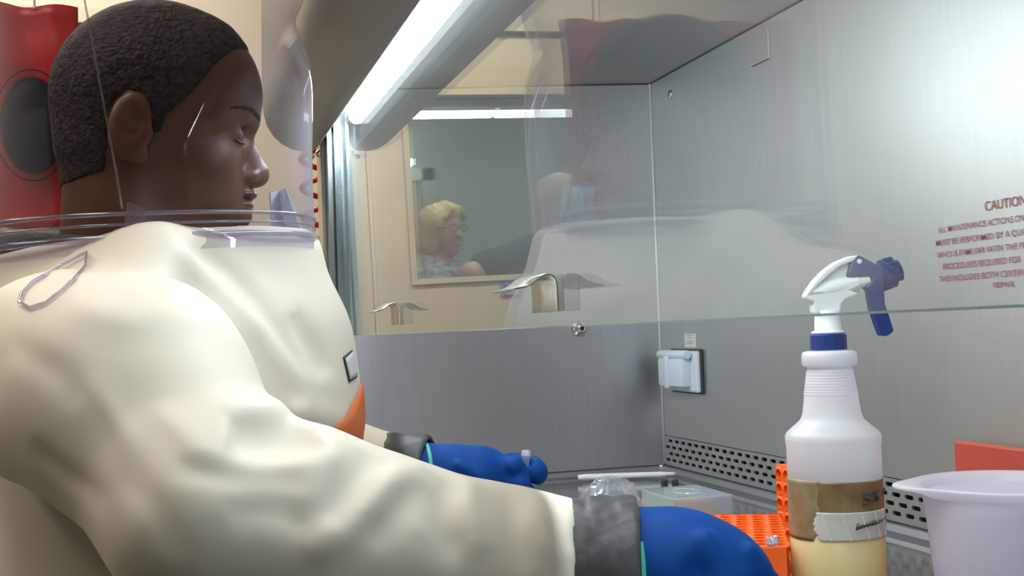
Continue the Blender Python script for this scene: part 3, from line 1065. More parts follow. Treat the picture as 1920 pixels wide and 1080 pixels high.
def head_sd(P):
    Q = [P[0], np.abs(P[1] - HY), P[2]]
    d = ell(Q, (-.014, 0, 1.490), (.097, .0755, .094))
    d = smin(d, ell(Q, (.029, 0, 1.500), (.053, .062, .060)), .02)
    d = smin(d, ell(Q, (.021, 0, 1.420), (.046, .054, .060)), .018)
    d = smin(d, ell(Q, (.020, .012, 1.392), (.042, .040, .034)), .018)
    d = smin(d, ell(Q, (.0585, 0, 1.375), (.0155, .017, .013)), .012)
    d = smin(d, ell(Q, (.033, .036, 1.424), (.025, .022, .022)), .015)       # cheeks
    d = smin(d, chain(Q, [(.0715, .008, 1.4690), (.061, .034, 1.4725), (.040, .056, 1.464)], [.0095, .0090, .007], .006), .008)   # brow
    d = smax(d, -ell(Q, (.074, .030, 1.4525), (.016, .018, .0100)), .008)    # eye socket
    d = smin(d, ell(Q, (.0530, .031, 1.4500), (.0130, .0150, .0110)), .004)  # lidded eye
    d = smin(d, chain(Q, [(.0630, 0, 1.459), (.0720, 0, 1.435), (.0785, 0, 1.4175)], [.0085, .0100, .0138], .005), .007)       # nose
    d = smin(d, ell(Q, (.0690, .0140, 1.4135), (.0120, .0085, .0090)), .005)
    d = smax(d, -ell(Q, (.0760, .0095, 1.4045), (.006, .0038, .0045)), .003)
    d = smin(d, ell(Q, (.0660, 0, 1.3965), (.0130, .020, .0068)), .005)      # lips
    d = smax(d, -cap(Q, (.082, 0, 1.3912), (.052, .026, 1.3910), .0022), .003)
    d = smin(d, ell(Q, (.0630, 0, 1.3850), (.0118, .018, .0062)), .005)
    # neck
    d = smin(d, cap(Q, (-.045, 0, 1.43), (-.042, 0, 1.29), .058, .070), .025)
    d = smin(d, cap(Q, (.000, 0, 1.39), (.006, 0, 1.28), .040, .052), .025)
    # ears
    e = ell(Q, (-.0385, .0775, 1.450), (.0195, .0085, .0325), .15)
    e = smax(e, -ell(Q, (-.0355, .0880, 1.4535), (.0118, .0078, .0205), .15), .004)
    e = smin(e, cap(Q, (-.043, .0805, 1.462), (-.036, .0820, 1.447), .0028, .0028), .004)
    e = smin(e, ell(Q, (-.0240, .0765, 1.444), (.0055, .006, .009)), .005)
    e = smin(e, ell(Q, (-.0325, .0760, 1.423), (.0095, .006, .009)), .006)
    d = smin(d, e, .005)
    return d


surface('body', lambda P: smin(head_sd(P), cap([P[0], P[1] - HY, P[2]], (-.05, -.10, 1.25), (-.05, .10, 1.25), .06), .04),
        (-.16, 1.02, 1.20), (.11, 1.38, 1.60), .0022, 'skin', per)

HL = np.array([(-.14, 1.400), (-.095, 1.404), (-.062, 1.412), (-.0585, 1.440), (-.058, 1.468), (-.043, 1.486), (-.026, 1.480), (-.018, 1.446), (-.012, 1.446),
               (-.006, 1.462), (.011, 1.476), (.026, 1.494), (.042, 1.515), (.058, 1.531), (.072, 1.538), (.10, 1.56), (.10, 1.70), (-.2, 1.70), (-.2, 1.40)])


def poly_sd(x, z, V):
    d = np.full(x.shape, 1e9, np.float32)
    ins = np.zeros(x.shape, bool)
    n = len(V)
    for i in range(n):
        ax, az = V[i]
        bx, bz = V[(i + 1) % n]
        ex, ez = bx - ax, bz - az
        t = np.clip(((x - ax) * ex + (z - az) * ez) / (ex * ex + ez * ez), 0, 1)
        d = np.minimum(d, np.hypot(x - ax - t * ex, z - az - t * ez))
        c = (az > z) != (bz > z)
        xi = ax + (z - az) * ex / (ez if abs(ez) > 1e-9 else 1e-9)
        ins ^= c & (x < xi)
    return np.where(ins, -d, d)


def hair_sd(P):
    q = poly_sd(P[0], P[2], HL)
    d = ell([P[0], P[1] - HY, P[2]], (-.014, 0, 1.490), (.097, .0755, .094))
    d = smin(d, ell([P[0], P[1] - HY, P[2]], (.029, 0, 1.500), (.053, .062, .060)), .02)
    d = smin(d, cap([P[0], P[1] - HY, P[2]], (-.045, 0, 1.43), (-.042, 0, 1.29), .058, .070), .025)
    grow = np.clip(-q / .03, 0, 1) * .0035 + .0012
    d = d - grow - .0009 * waves(P, 3, 700, 10)
    return np.maximum(d, q)


surface('hair', hair_sd, (-.13, 1.11, 1.39), (.09, 1.29, 1.60), .0022, 'hair', per)
# eyelids and lips
for s in (-1, 1):
    pts = [(.0705 - .010 * (k / 6) ** 2 - .006 * k / 6, HY + s * (.021 + .021 * k / 6), 1.4465 - .003 * math.sin(math.pi * k / 6)) for k in range(7)]
    pts = on_surface(head_sd, pts, .0006)
    under(per, MB().tube([tuple(p) for p in pts], [.0006, .0011, .0014, .0015, .0014, .0012, .0007], 6).build('eyelashes', 'eye', None, True))
    pts = [(.070 - .022 * (k / 7) ** 1.7, HY + s * (.012 + .038 * k / 7), 1.4755 + .0035 * math.sin(math.pi * k / 7)) for k in range(8)]
    pts = on_surface(head_sd, pts, .0004)
    under(per, MB().tube([tuple(p) for p in pts], [.001, .0022, .0026, .0026, .0024, .002, .0014, .0006], 6).build('eyebrow', 'hair', None, True))


def lip_sd(P):
    Q = [P[0], np.abs(P[1] - HY), P[2]]
    u = ell(Q, (.0660, 0, 1.3955), (.0140, .0215, .0050))
    l = ell(Q, (.0630, 0, 1.3852), (.0130, .0195, .0052))
    return np.maximum(np.minimum(u, l), head_sd(P) - .0006)


surface('lips', lip_sd, (.045, 1.165, 1.37), (.085, 1.235, 1.41), .0012, 'lip', per)

# fleece collar
cv = []
fl = MB()
for i in range(33):
    a = 2 * math.pi * i / 32
    cv.append((-.052 + .100 * math.cos(a), HY + .095 * math.sin(a), 1.326 - .012 * math.cos(a)))
fl.tube(cv, .020, 10, False)
under(per, fl.build('fleece_collar', 'fleece', None, True))
cv = [(-.045 + .09 * math.cos(2 * math.pi * i / 24), HY + .09 * math.sin(2 * math.pi * i / 24), 1.30) for i in range(25)]

FOLDS = []


def suit_sd(P):
    d = ell(P, (-.010, 1.235, 1.18), (.192, .225, .195))
    d = smin(d, ell(P, (-.035, 1.235, .98), (.180, .215, .24)), .06)
    d = smin(d, ell(P, (-.050, 1.225, 1.250), (.150, .215, .070)), .05)      # shoulder yoke
    # right arm, nearest the camera
    ra = chain(P, [(-.088, 1.022, 1.224), (-.036, .950, 1.210), (.020, .868, 1.130)], [.090, .088, .074], .03)
    ra = smin(ra, ell(P, (-.030, 1.060, 1.290), (.036, .055, .056), .3), .03)
    ra = smin(ra, chain(P, [(.020, .868, 1.130), (.080, .872, 1.110), (.150, .872, 1.087), (.225, .864, 1.071), (.310, .846, 1.068)], [.074, .074, .066, .058, .051], .03), .02)
    d = smin(d, ra, .007)
    # left arm
    la = chain(P, [(-.04, 1.44, 1.22), (.06, 1.53, 1.12), (.17, 1.50, 1.085), (.265, 1.455, 1.078)], [.090, .085, .066, .048], .03)
    d = smin(d, la, .03)
    d = np.maximum(d, (P[0] - .288) * .945 - (P[1] - .852) * .325)
    # neck ring and opening
    q = np.sqrt(((P[0] + .022) / .160) ** 2 + ((P[1] - 1.215) / .155) ** 2) * .16
    d = smin(d, ell(P, (.030, 1.225, 1.262), (.130, .150, .080)), .04)
    d = smin(d, np.sqrt((q - .150) ** 2 + ((P[2] - 1.330 - .095 * P[0]) * .7) ** 2) - .011, .045)
    d = smax(d, -np.maximum(q - .138, 1.24 - P[2]), .008)
    # cloth: broad softness, then creases and the folds that show
    d = d - .0018 * waves(P, 21, 24, 9) - .0012 * waves(P, 5, 42, 7, True)
    for pts, amp, w in FOLDS:
        best = np.full_like(d, 9.0)
        tt = np.zeros_like(d)
        n_ = len(pts) - 1
        for q_ in range(n_):
            a = pts[q_]
            e_ = pts[q_ + 1] - a
            x, y, z = sub3(P, a)
            t = np.clip((x * e_[0] + y * e_[1] + z * e_[2]) / float(e_ @ e_), 0, 1)
            dd_ = np.sqrt((x - t * e_[0]) ** 2 + (y - t * e_[1]) ** 2 + (z - t * e_[2]) ** 2)
            tt = np.where(dd_ < best, (q_ + t) / n_, tt)
            best = np.minimum(best, dd_)
        d = d - amp * np.sqrt(np.clip(4 * tt * (1 - tt), 0, 1)) * np.exp(-(best / w) ** 2)
    return d


def cpt(px, py, Y):
    """a point seen at that place of the frame, Y metres down the room"""
    d = Matrix(ROT) @ Vector(((px - 960) / 2200, -(py - 540) / 2200, -1))
    return np.array(d * (Y / d.y)) + np.array((0, 0, 1.25))


def near_surface(px, py, Y0, off):
    """the place on the suit's front surface along a sight line, sunk by off (used once, to set folds in world space)"""
    lo_, hi_ = Y0 - .25, Y0 + .35
    ys = np.linspace(lo_, hi_, 240)
    pp = np.array([cpt(px, py, y) for y in ys])
    dd = suit_sd([pp[:, 0], pp[:, 1], pp[:, 2]])
    k = np.argmax(dd < 0)
    if dd[k] >= 0:
        k = int(np.argmin(dd))
    p = pp[k]
    return on_surface(suit_sd, [p], off)[0]


fold_px = [(((275, 424), (340, 475), (410, 535), (480, 610), (540, 685), (595, 755)), .007, .015),
           (((310, 432), (385, 485), (455, 550), (520, 630), (575, 705)), -.007, .011),
           (((425, 778), (500, 768), (570, 772), (650, 792)), .008, .011), (((430, 808), (500, 825), (590, 815)), -.015, .019),
           (((800, 875), (730, 905), (680, 960), (620, 1015), (575, 1040)), .008, .010), (((700, 855), (655, 915), (615, 985)), -.007, .014),
           (((785, 905), (740, 960), (690, 1020)), -.006, .012), (((885, 900), (870, 950), (900, 1045)), .006, .010),
           (((840, 905), (828, 970), (850, 1050)), -.006, .011), (((955, 930), (962, 1000), (985, 1065)), -.004, .008),
           (((1000, 925), (1008, 985), (1030, 1055)), .004, .008), (((60, 830), (120, 890), (200, 945)), -.004, .008),
           (((170, 710), (225, 790), (255, 850)), .003, .007), (((330, 872), (420, 895), (575, 905)), -.005, .008),
           (((430, 965), (510, 950), (600, 995)), -.005, .010), (((545, 590), (590, 655), (612, 705)), -.008, .014),
           (((20, 640), (110, 700), (150, 760)), -.003, .010), (((300, 760), (360, 830), (390, 880)), .003, .008),
           (((120, 575), (240, 605), (390, 600)), .003, .012), (((230, 880), (300, 960), (340, 1050)), -.003, .010),
           (((470, 850), (560, 862), (640, 850)), .004, .010)]
FOLDS += [([near_surface(px, py, .9, 0.0) for px, py in line], amp, w) for line, amp, w in fold_px]
surface('suit', suit_sd, (-.30, .74, .80), (.33, 1.66, 1.38), .005, 'suit', per, 3)


def leg_sd(P):
    Q = [P[0], np.abs(P[1] - 1.235), P[2]]
    d = chain(Q, [(-.04, .10, .88), (-.02, .115, .50), (-.06, .12, .12)], [.115, .095, .085], .03)
    return smin(d, ell(Q, (-.035, 0, .90), (.165, .20, .12)), .05) - .004 * waves(P, 9, 30, 8)


surface('suit_trousers', leg_sd, (-.24, .96, .06), (.17, 1.51, 1.02), .010, 'suit', per)
for s in (-1, 1):
    bt = lambda P, s=s: np.maximum(smin(ell(P, (.0, 1.235 + s * .12, .05), (.15, .06, .06)), cap(P, (-.06, 1.235 + s * .12, .06), (-.06, 1.235 + s * .12, .2), .075, .092), .03), -P[2] + .001)
    surface('boot', bt, (-.18, 1.235 + s * .12 - .11, -.02), (.17, 1.235 + s * .12 + .11, .30), .008, 'rubber', per)

# orange panel and printed label on the chest
patch('orange_panel', suit_sd, [(.15, 1.065, 1.165), (.193, 1.16, 1.205), (.21, 1.40, 1.205), (.20, 1.40, 1.10)], 14, 10, 'suit_orange', per, .0015)
lbp = patch('chest_label', suit_sd, [(.176, 1.116, 1.210), (.182, 1.150, 1.212), (.178, 1.148, 1.240), (.171, 1.114, 1.235)], 5, 5, 'ink', per, .0012)
ob = patch('label_face', suit_sd, [(.1765, 1.1185, 1.2120), (.182, 1.1475, 1.2138), (.178, 1.1455, 1.2380), (.1715, 1.1165, 1.2330)], 5, 5, 'label_cloth', per, .0024)
ob.parent = lbp
ob.matrix_parent_inverse = lbp.matrix_parent_inverse @ Matrix.Identity(4)
ob.matrix_parent_inverse = Matrix.Identity(4)

# clear hood
HC = (-.022, 1.215)


def hood_pt(a, z):
    """point of the clear hood at angle a (0 = front) and height z"""
    t = (z - 1.352) / .40
    rx, ry = .158, .152
    if z < 1.352:
        k = (1.352 - z) / .04
        rx += .020 * k * (1 - math.cos(a)) * .5
        ry += .012 * k
    if z > 1.60:
        k = min(1, (z - 1.60) / .16)
        s_ = math.sqrt(max(0, 1 - k ** 2.4))
        rx, ry = rx * s_, ry * s_
    ca, sa = math.cos(a), math.sin(a)
    n_ = 2.5
    q = (abs(ca) ** n_ + abs(sa) ** n_) ** (-1 / n_)
    wob = 1 + .006 * math.sin(3 * a + z * 22) + .004 * math.sin(7 * a - z * 31)
    bump = 0
    if z > 1.50:
        bump = -.016 * math.exp(-((z - 1.565) / .028) ** 2) * max(0, ca) ** 2
    dz = -.020 * (1 - ca) * .5 * max(0, min(1, (1.40 - z) / .08))
    return (HC[0] + (rx * wob + bump) * q * ca, HC[1] + ry * wob * q * sa, z + dz)


NA, NZ = 96, 60
zs = [1.338 + (1.758 - 1.338) * j / NZ for j in range(NZ + 1)]
v = [hood_pt(2 * math.pi * i / NA, z) for z in zs for i in range(NA)]
f = [(j * NA + i, j * NA + (i + 1) % NA, (j + 1) * NA + (i + 1) % NA, (j + 1) * NA + i) for j in range(NZ) for i in range(NA)]
f.append(tuple(range(NZ * NA, (NZ + 1) * NA)))
under(per, link('clear_hood', v, f, 'vinyl', None, True))
bnd = MB()
for z, r in ((1.368, .0022), (1.360, .0014), (1.350, .003)):
    bnd.tube([hood_pt(2 * math.pi * i / NA, z) for i in range(NA + 1)], r, 6, False)
under(per, bnd.build('hood_band', 'vinyl_thick', None, True))
sm = []
for z in np.linspace(1.372, 1.70, 26):
    a = -math.pi / 2 - .14 - (z - 1.372) * .95
    sm.append(hood_pt(a, z))
under(per, MB().tube(sm, .0011, 6).build('hood_seam', 'vinyl_thick', None, True))
tb_ = MB().add([(-.045, 1.061, 1.335), (-.024, 1.060, 1.333), (-.026, 1.061, 1.368), (-.040, 1.061, 1.374)], [(0, 1, 2, 3)])
under(per, tb_.build('seam_tab', 'vinyl_thick'))
# folded white air deflector inside the hood
ad = link('air_deflector', [(.092, 1.20, 1.352), (.091, 1.20, 1.399), (.104, 1.235, 1.405), (.110, 1.235, 1.350), (.126, 1.20, 1.354), (.1085, 1.195, 1.403)],
          [(0, 1, 2, 3), (3, 2, 5, 4)], 'tag_white', None)
md = ad.modifiers.new('thickness', 'SOLIDIFY')
md.thickness = .0018
under(per, ad)
# loop of clear vinyl lying on the shoulder
lp = [near_surface(px, py, 1.0, .002) for px, py in ((168, 478), (160, 505), (140, 530), (115, 552), (90, 573), (60, 582), (40, 572), (45, 552), (62, 535), (85, 520), (125, 498), (168, 478))]
under(per, MB().tube([tuple(p) for p in lp], .0016, 6, False).build('vinyl_flap_edge', 'vinyl_thick', None, True))

# gloves and taped cuffs
AX0, AX1 = np.array((.274, .8585, 1.0680)), np.array((.331, .8389, 1.0660))


def tape_sd(P, a=AX0, b=AX1, r0=.0550, r1=.0550, seed=2):
    d_ = (b - a) / np.linalg.norm(b - a)
    x, y, z = sub3(P, a)
    t = x * d_[0] + y * d_[1] + z * d_[2]
    L = float(np.linalg.norm(b - a))
    rad = np.sqrt(np.maximum(x * x + y * y + z * z - t * t, 0))
    r = r0 + (r1 - r0) * t / L + .0012 * (t > .022) + .0010 * (t > .045) + .0022 * waves(P, seed, 80, 6, True, (1, .5, .5)) + .0010 * waves(P, seed + 3, 150, 6, True, (1, .3, .3))
    return np.maximum(smax(rad - r, np.abs(t - L / 2) - L / 2 - .001 * waves(P, seed + 1, 160, 6), .004), -(rad - .040))


surface('tape_cuff', tape_sd, (.240, .765, .995), (.375, .930, 1.15), .0022, 'tape', per)
LA0, LA1 = np.array((.235, 1.470, 1.079)), np.array((.296, 1.438, 1.078))
surface('tape_cuff', lambda P: tape_sd(P, LA0, LA1, .053, .046, 6), (.20, 1.36, 1.0), (.325, 1.55, 1.16), .0026, 'tape', per)


def rglove_sd(P):
    P = [P[0] + .040, P[1] + .066, P[2] - .006]
    d = cap(P, (.352, .912, 1.064), (.385, .902, 1.060), .046, .045)
    d = smin(d, ell(P, (.412, .893, 1.058), (.052, .050, .043), .25), .02)
    d = smin(d, ell(P, (.436, .890, 1.040), (.036, .047, .038), .5), .02)
    # fingers going down to the work surface, thumb towards the camera
    tips = [((.452, .868, 1.045), (.474, .866, 1.020), (.478, .868, 1.004)), ((.455, .886, 1.045), (.480, .888, 1.020), (.482, .890, 1.003)),
            ((.452, .904, 1.043), (.476, .908, 1.020), (.478, .911, 1.004)), ((.445, .921, 1.040), (.465, .927, 1.020), (.468, .930, 1.005))]
    for a, b, c in tips:
        d = smin(d, chain(P, [a, b, c], [.0125, .0115, .0095], .004), .006)
    d = smin(d, chain(P, [(.398, .856, 1.045), (.425, .840, 1.024), (.450, .845, 1.010)], [.017, .0135, .0105], .006), .010)
    # creases
    d = smax(d, -chain(P, [(.385, .836, 1.112), (.394, .842, 1.068), (.380, .842, 1.02)], [.004, .008, .004], .006), .012)
    d = smin(d, chain(P, [(.405, .856, 1.088), (.418, .850, 1.055), (.405, .850, 1.02)], [.004, .008, .005], .006), .012)
    d = smin(d, chain(P, [(.440, .853, 1.078), (.456, .852, 1.050), (.466, .852, 1.02)], [.004, .007, .004], .006), .010)
    d = smax(d, -chain(P, [(.440, .838, 1.060), (.455, .838, 1.040), (.460, .840, 1.018)], [.003, .006, .004], .006), .010)
    return d - .0014 * waves(P, 31, 60, 7)


surface('glove', rglove_sd, (.310, .735, .994), (.470, .895, 1.125), .0022, 'glove', per)
gc = MB().lathe([(.046, -.006), (.0485, -.004), (.0485, .0045), (.0460, .0055)], (0, 0, 0), 40, 'x', lambda a, j: 1 + .02 * math.sin(3 * a))
gc.move(Matrix.Translation((.329, .8385, 1.0595)) @ Matrix.Rotation(-.331, 4, 'Z'))
under(per, gc.build('glove_cuff', 'glove_green', None, True))

TB = np.array((.4145, 1.412, 1.092))           # the held tube


def lglove_sd(P):
    d = chain(P, [(.288, 1.442, 1.080), (.325, 1.436, 1.077), (.352, 1.430, 1.075)], [.037, .033, .034], .01)
    d = smin(d, ell(P, (.372, 1.424, 1.070), (.034, .030, .029), .25), .02)
    # index finger bent behind the tube, the others curled below
    d = smin(d, chain(P, [(.378, 1.415, 1.086), (.394, 1.400, 1.084), (.404, 1.400, 1.074)], [.0125, .0120, .0105], .004), .006)
    d = smin(d, chain(P, [(.380, 1.412, 1.068), (.400, 1.396, 1.062), (.410, 1.402, 1.052)], [.0125, .0115, .0105], .004), .006)
    d = smin(d, chain(P, [(.378, 1.420, 1.054), (.398, 1.405, 1.046), (.408, 1.412, 1.038)], [.012, .011, .010], .004), .006)
    d = smin(d, chain(P, [(.372, 1.428, 1.046), (.390, 1.420, 1.034), (.400, 1.424, 1.028)], [.011, .010, .009], .004), .006)
    # thumb round the far side, its tip towards the camera
    d = smin(d, chain(P, [(.372, 1.440, 1.082), (.405, 1.440, 1.083), (.4255, 1.425, 1.079), (.4265, 1.408, 1.074)], [.015, .0125, .0125, .0118], .004), .006)
    d = smin(d, ell(P, (.4265, 1.410, 1.074), (.0115, .012, .0165), -.15), .006)
    d = smax(d, -cap(P, (.372, 1.385, 1.093), (.384, 1.388, 1.072), .005, .003), .006)
    d = smin(d, chain(P, [(.325, 1.402, 1.090), (.350, 1.398, 1.074), (.368, 1.398, 1.066)], [.003, .006, .003], .006), .010)
    tube = cap(P, TB + (-.004, 0, -.045), TB + (.0016, 0, .02), .0058)
    return smax(d - .0010 * waves(P, 41, 70, 7), -tube, .002)


surface('glove', lglove_sd, (.272, 1.375, 1.00), (.452, 1.485, 1.130), .002, 'glove', per)
gc = MB().lathe([(.0375, .2885), (.0392, .2892), (.0392, .2925), (.0375, .2935)], (0, 1.4415, 1.080), 36, 'x', lambda a, j: 1 + .02 * math.sin(3 * a))
under(per, gc.build('glove_cuff', 'glove_green', None, True))


# ================================================================== THINGS IN THE CABINET
def vial(label, base, tilt=0.0, r=.0053, h=.042, group=None):
    t = thing('sample_tube', label, 'tube', base, group)
    b = MB().lathe([(.0008, .0), (r * .7, .001), (r, .005), (r, h - .010), (r * 1.12, h - .0095), (r * 1.18, h - .007), (r * 1.08, h - .0055), (r * 1.08, h), (r * .85, h), (r * .85, h - .02), (r * .8, .006), (.0008, .003)], (0, 0, 0), 28)
    o_ = b.build('tube_body', 'vial', None, True)
    o_.parent = t
    c = MB().lathe([(r * 1.02, h - .0075), (r * 1.25, h - .0074), (r * 1.25, h - .0058), (r * 1.02, h - .0057)], (0, 0, 0), 28)
    c.build('collar_ring', 'vial', None, True).parent = t
    t.rotation_euler = (0, tilt, 0)
    return t


vial('small clear plastic tube held between blue gloved fingers', TB + np.array((-.0042, 0, -.032)), .09)

# orange rack lying flat with one tube
A_ = Vector((.526, .962, FZ))
ang = math.atan2(.447, -.894) - math.pi
rk = thing('tube_rack', 'flat orange plastic tube rack with wavy holed top behind the spray bottle', 'rack', A_, 'orange tube racks')
RW, RD, RH = .098, .185, .055
rt = bpy.data.objects.new('rack_frame', None)
fm = MB()
for z in (.0, .024):
    fm.bevbox(-RW, 0, 0, RD, z, z + .003, .001)
for x in (-RW, -.003):
    fm.bevbox(x, x + .003, 0, RD, 0, RH, .001)
for y in (0, RD - .003):
    fm.bevbox(-RW, 0, y, y + .003, 0, RH, .001)
o = fm.build('rack_frame', 'rack')
o.parent = rk
# holed top plate: each hole ringed by a raised lip
tp = MB()
nxh, nyh = 6, 12
px_, py_ = RW / nxh, RD / nyh


def hole_cell(mb, cx, cy, z, wx, wy, r, lip=.0012, deep=.012):
    K = 16
    inner = [(cx + r * math.cos(2 * math.pi * (i + .5) / K), cy + r * math.sin(2 * math.pi * (i + .5) / K)) for i in range(K)]
    mid = [(cx + (r + .0012) * math.cos(2 * math.pi * (i + .5) / K), cy + (r + .0012) * math.sin(2 * math.pi * (i + .5) / K)) for i in range(K)]
    outr = []
    for i in range(K):
        a = 2 * math.pi * (i + .5) / K
        c, s = math.cos(a), math.sin(a)
        k = min(wx / 2 / max(abs(c), 1e-6), wy / 2 / max(abs(s), 1e-6))
        outr.append((cx + c * k, cy + s * k))
    vs_ = [(x, y, z - deep) for x, y in inner] + [(x, y, z + lip) for x, y in inner] + [(x, y, z + lip * .6) for x, y in mid] + [(x, y, z) for x, y in outr]
    fs_ = []
    for l in range(3):
        for i in range(K):
            j = (i + 1) % K
            fs_.append((l * K + i, l * K + j, (l + 1) * K + j, (l + 1) * K + i))
    k = len(vs_)
    vs_ += [(cx + sx * wx / 2, cy + sy * wy / 2, z) for sx, sy in ((1, 1), (-1, 1), (-1, -1), (1, -1))]
    for q in range(4):
        l0 = q * 4 + 1
        fs_.append((3 * K + l0, k + q, 3 * K + l0 + 1))
    mb.add(vs_, fs_)


for i in range(nxh):
    for j in range(nyh):
        hole_cell(tp, -RW + px_ * (i + .5), py_ * (j + .5), RH, px_, py_, .0058)
o = tp.build('holed_top', 'rack')
o.parent = rk
rk.rotation_euler = (0, 0, ang)
Rz = Matrix.Rotation(ang, 4, 'Z')
vp = A_ + (Rz @ Vector((-px_ * .5 - px_ * .35, py_ * .5, .012)))
vial('small clear tube standing in the orange rack left of the spray bottle', (vp.x, vp.y, FZ + .0135), 0, .0053, .050)

# second rack standing on edge
uk = thing('tube_rack', 'orange perforated rack standing on edge against the back behind the bottle', 'rack', (.645, 1.115, FZ), 'orange tube racks')
up_ = MB()
hw, hh = .0165, .0162
for i in range(8):
    for j in range(6):
        hole_cell(up_, (i + .5) * hw, (j + .5) * hh + .002, 0, hw, hh, .0058, .0014, .02)
# local x -> -y (towards camera), local y -> up, local z -> -x
T = Matrix(((0, 0, -1, 0), (-1, 0, 0, 0), (0, 1, 0, 0), (0, 0, 0, 1)))
up_.move(Matrix.Translation((.633, 1.180, FZ)) @ T)
under(uk, up_.build('holed_face', 'rack'))
e = MB().bevbox(.633, .660, 1.048, 1.0505, FZ, FZ + .1, .0008).bevbox(.633, .660, 1.1785, 1.181, FZ, FZ + .1, .0008)
e.bevbox(.633, .660, 1.048, 1.181, FZ, FZ + .003, .0008).bevbox(.633, .660, 1.048, 1.181, FZ + .0985, FZ + .101, .0008).bevbox(.6575, .660, 1.048, 1.181, FZ, FZ + .1, .0008)
under(uk, e.build('rack_frame', 'rack'))

# red bin with a tall back behind the tub
rb_ = thing('red_bin', 'red plastic bin with a tall back plate standing behind the white tub', 'bin', (.76, .97, FZ))
under(rb_, MB().bevbox(.800, .812, .90, 1.093, FZ, 1.116, .002).build('back_plate', 'red_plastic'))
bb = MB().box(.703, .799, .936, .998, FZ, FZ + .003)
bb.box(.703, .706, .936, .998, FZ + .003, 1.066).box(.796, .799, .936, .998, FZ + .003, 1.066).box(.706, .796, .936, .939, FZ + .003, 1.066).box(.706, .796, .995, .998, FZ + .003, 1.066)
under(rb_, bb.build('bin_body', 'red_plastic'))

# spray bottle
BC = Vector((.589, .984, FZ))
bo = thing('spray_bottle', 'translucent white spray bottle with blue trigger and taped yellow liquid', 'spray bottle', BC)
bq_ = [(.0405, .0), (.0428, .002), (.0432, .006), (.0432, .0860), (.0400, .0862)]
o = MB().lathe(bq_, (0, 0, 0), 64).build('filled_body', 'bottle_filled', None, True)
o.parent = bo
bp_ = [(.0428, .0862), (.0432, .0864), (.0432, .140), (.0436, .143), (.0440, .147), (.0438, .151), (.0420, .154), (.0300, .1645), (.0282, .1675), (.0268, .172), (.0252, .183), (.0248, .1875)]
for i in range(9):
    h = .1885 + i * .0026
    r = .0247 - .0004 * i
    bp_ += [(r, h), (r + .0005, h + .0008), (r - .0001, h + .0018)]
bp_ += [(.0205, .2135), (.0205, .2145), (.0240, .2155), (.0254, .2170), (.0255, .2255), (.0245, .2285), (.0215, .2298), (.0140, .2302)]
o = MB().lathe(bp_, (0, 0, 0), 64).build('bottle_body', 'bottle', None, True)
o.parent = bo
capm = MB().lathe([(.0158, .2305), (.0166, .2310), (.0166, .2445), (.0158, .2455), (.0152, .2458)], (0, 0, 0), 72, 'z', lambda a, j: 1 + (.018 if (j == 1) and math.sin(a * 26) > 0 else (.010 if j == 2 and math.sin(a * 26) > 0 else 0)))
o = capm.build('screw_cap', 'cap_blue')
o.parent = bo
o = MB().lathe([(.0150, .2458), (.0155, .2464), (.0155, .2476), (.0148, .2484), (.0124, .2488), (.0118, .262), (.0122, .268)], (0, 0, 0), 40).build('neck_sleeve', 'white_plastic', None, True)
o.parent = bo
HA = -.2768
RB = Matrix.Rotation(HA, 4, 'Z')
RL = Matrix.Rotation(-.539, 4, 'Z')     # the label side of the bottle
# sprayer head: drawn in its own upright plane (u to the right of the bottle, w up), given width


def slab(name, poly, half, mat, bev=.0012, parent=bo):
    n_ = len(poly)
    mb = MB().prism([(u, w) for u, w in poly], -half, half)
    ob_ = mb.build(name, mat)
    md_ = ob_.modifiers.new('bevel', 'BEVEL')
    md_.width = bev
    md_.segments = 2
    md_.limit_method = 'ANGLE'
    ob_.matrix_world = Matrix.Identity(4)
    ob_.data.transform(RB)
    ob_.parent = parent
    return ob_


def bq(zx, zy):
    """measured outline of the sprayer: sketch units to metres beside the bottle axis"""
    px = 1480 + zx / 4.908
    py = 460 + zy / 4.908
    return ((px - 1557 - (py - 640) * .036) / 2000.0, .2385 + (640 - py) / 2000.0)


slab('sprayer_shroud', [bq(*p) for p in ((232, 625), (222, 560), (225, 515), (160, 490), (146, 460), (170, 415), (235, 320), (330, 225), (430, 155), (560, 105), (640, 100), (600, 150), (480, 190),
                                         (370, 270), (280, 350), (215, 420), (330, 385), (420, 352), (640, 318), (665, 350), (650, 385), (560, 420), (640, 450), (600, 475), (520, 500), (480, 545), (468, 625))], .0085, 'white_plastic', .002)
slab('sprayer_web', [bq(*p) for p in ((225, 420), (300, 340), (400, 255), (500, 195), (570, 160), (590, 290), (420, 350))], .0022, 'white_plastic', .0008)
brl = MB().tube([(*[bq(190, 455)[0]], 0, bq(190, 455)[1]), (bq(420, 395)[0], 0, bq(420, 395)[1]), (bq(650, 345)[0], 0, bq(650, 345)[1])], [.0075, .0095, .0080], 20)
brl.tube([(bq(640, 347)[0], 0, bq(640, 347)[1]), (bq(755, 325)[0], 0, bq(755, 325)[1])], .0062, 16)
brl.move(RB)
o = auto(brl.build('pump_barrel', 'white_plastic'))
o.parent = bo
slab('trigger', [bq(*p) for p in ((535, 295), (545, 250), (580, 160), (610, 110), (650, 98), (690, 118), (790, 175), (850, 220), (880, 280), (885, 350), (880, 420), (885, 560), (915, 640), (963, 800),
                                  (960, 815), (905, 852), (850, 850), (820, 770), (765, 605), (745, 500), (735, 420), (700, 395), (760, 345), (770, 300), (700, 290), (600, 300))], .0075, 'cap_blue', .0015)
nz = MB()
p0_, p1_ = Vector((bq(880, 290)[0], 0, bq(880, 290)[1])), Vector((bq(1050, 245)[0], 0, bq(1050, 245)[1]))
dn = (p1_ - p0_)
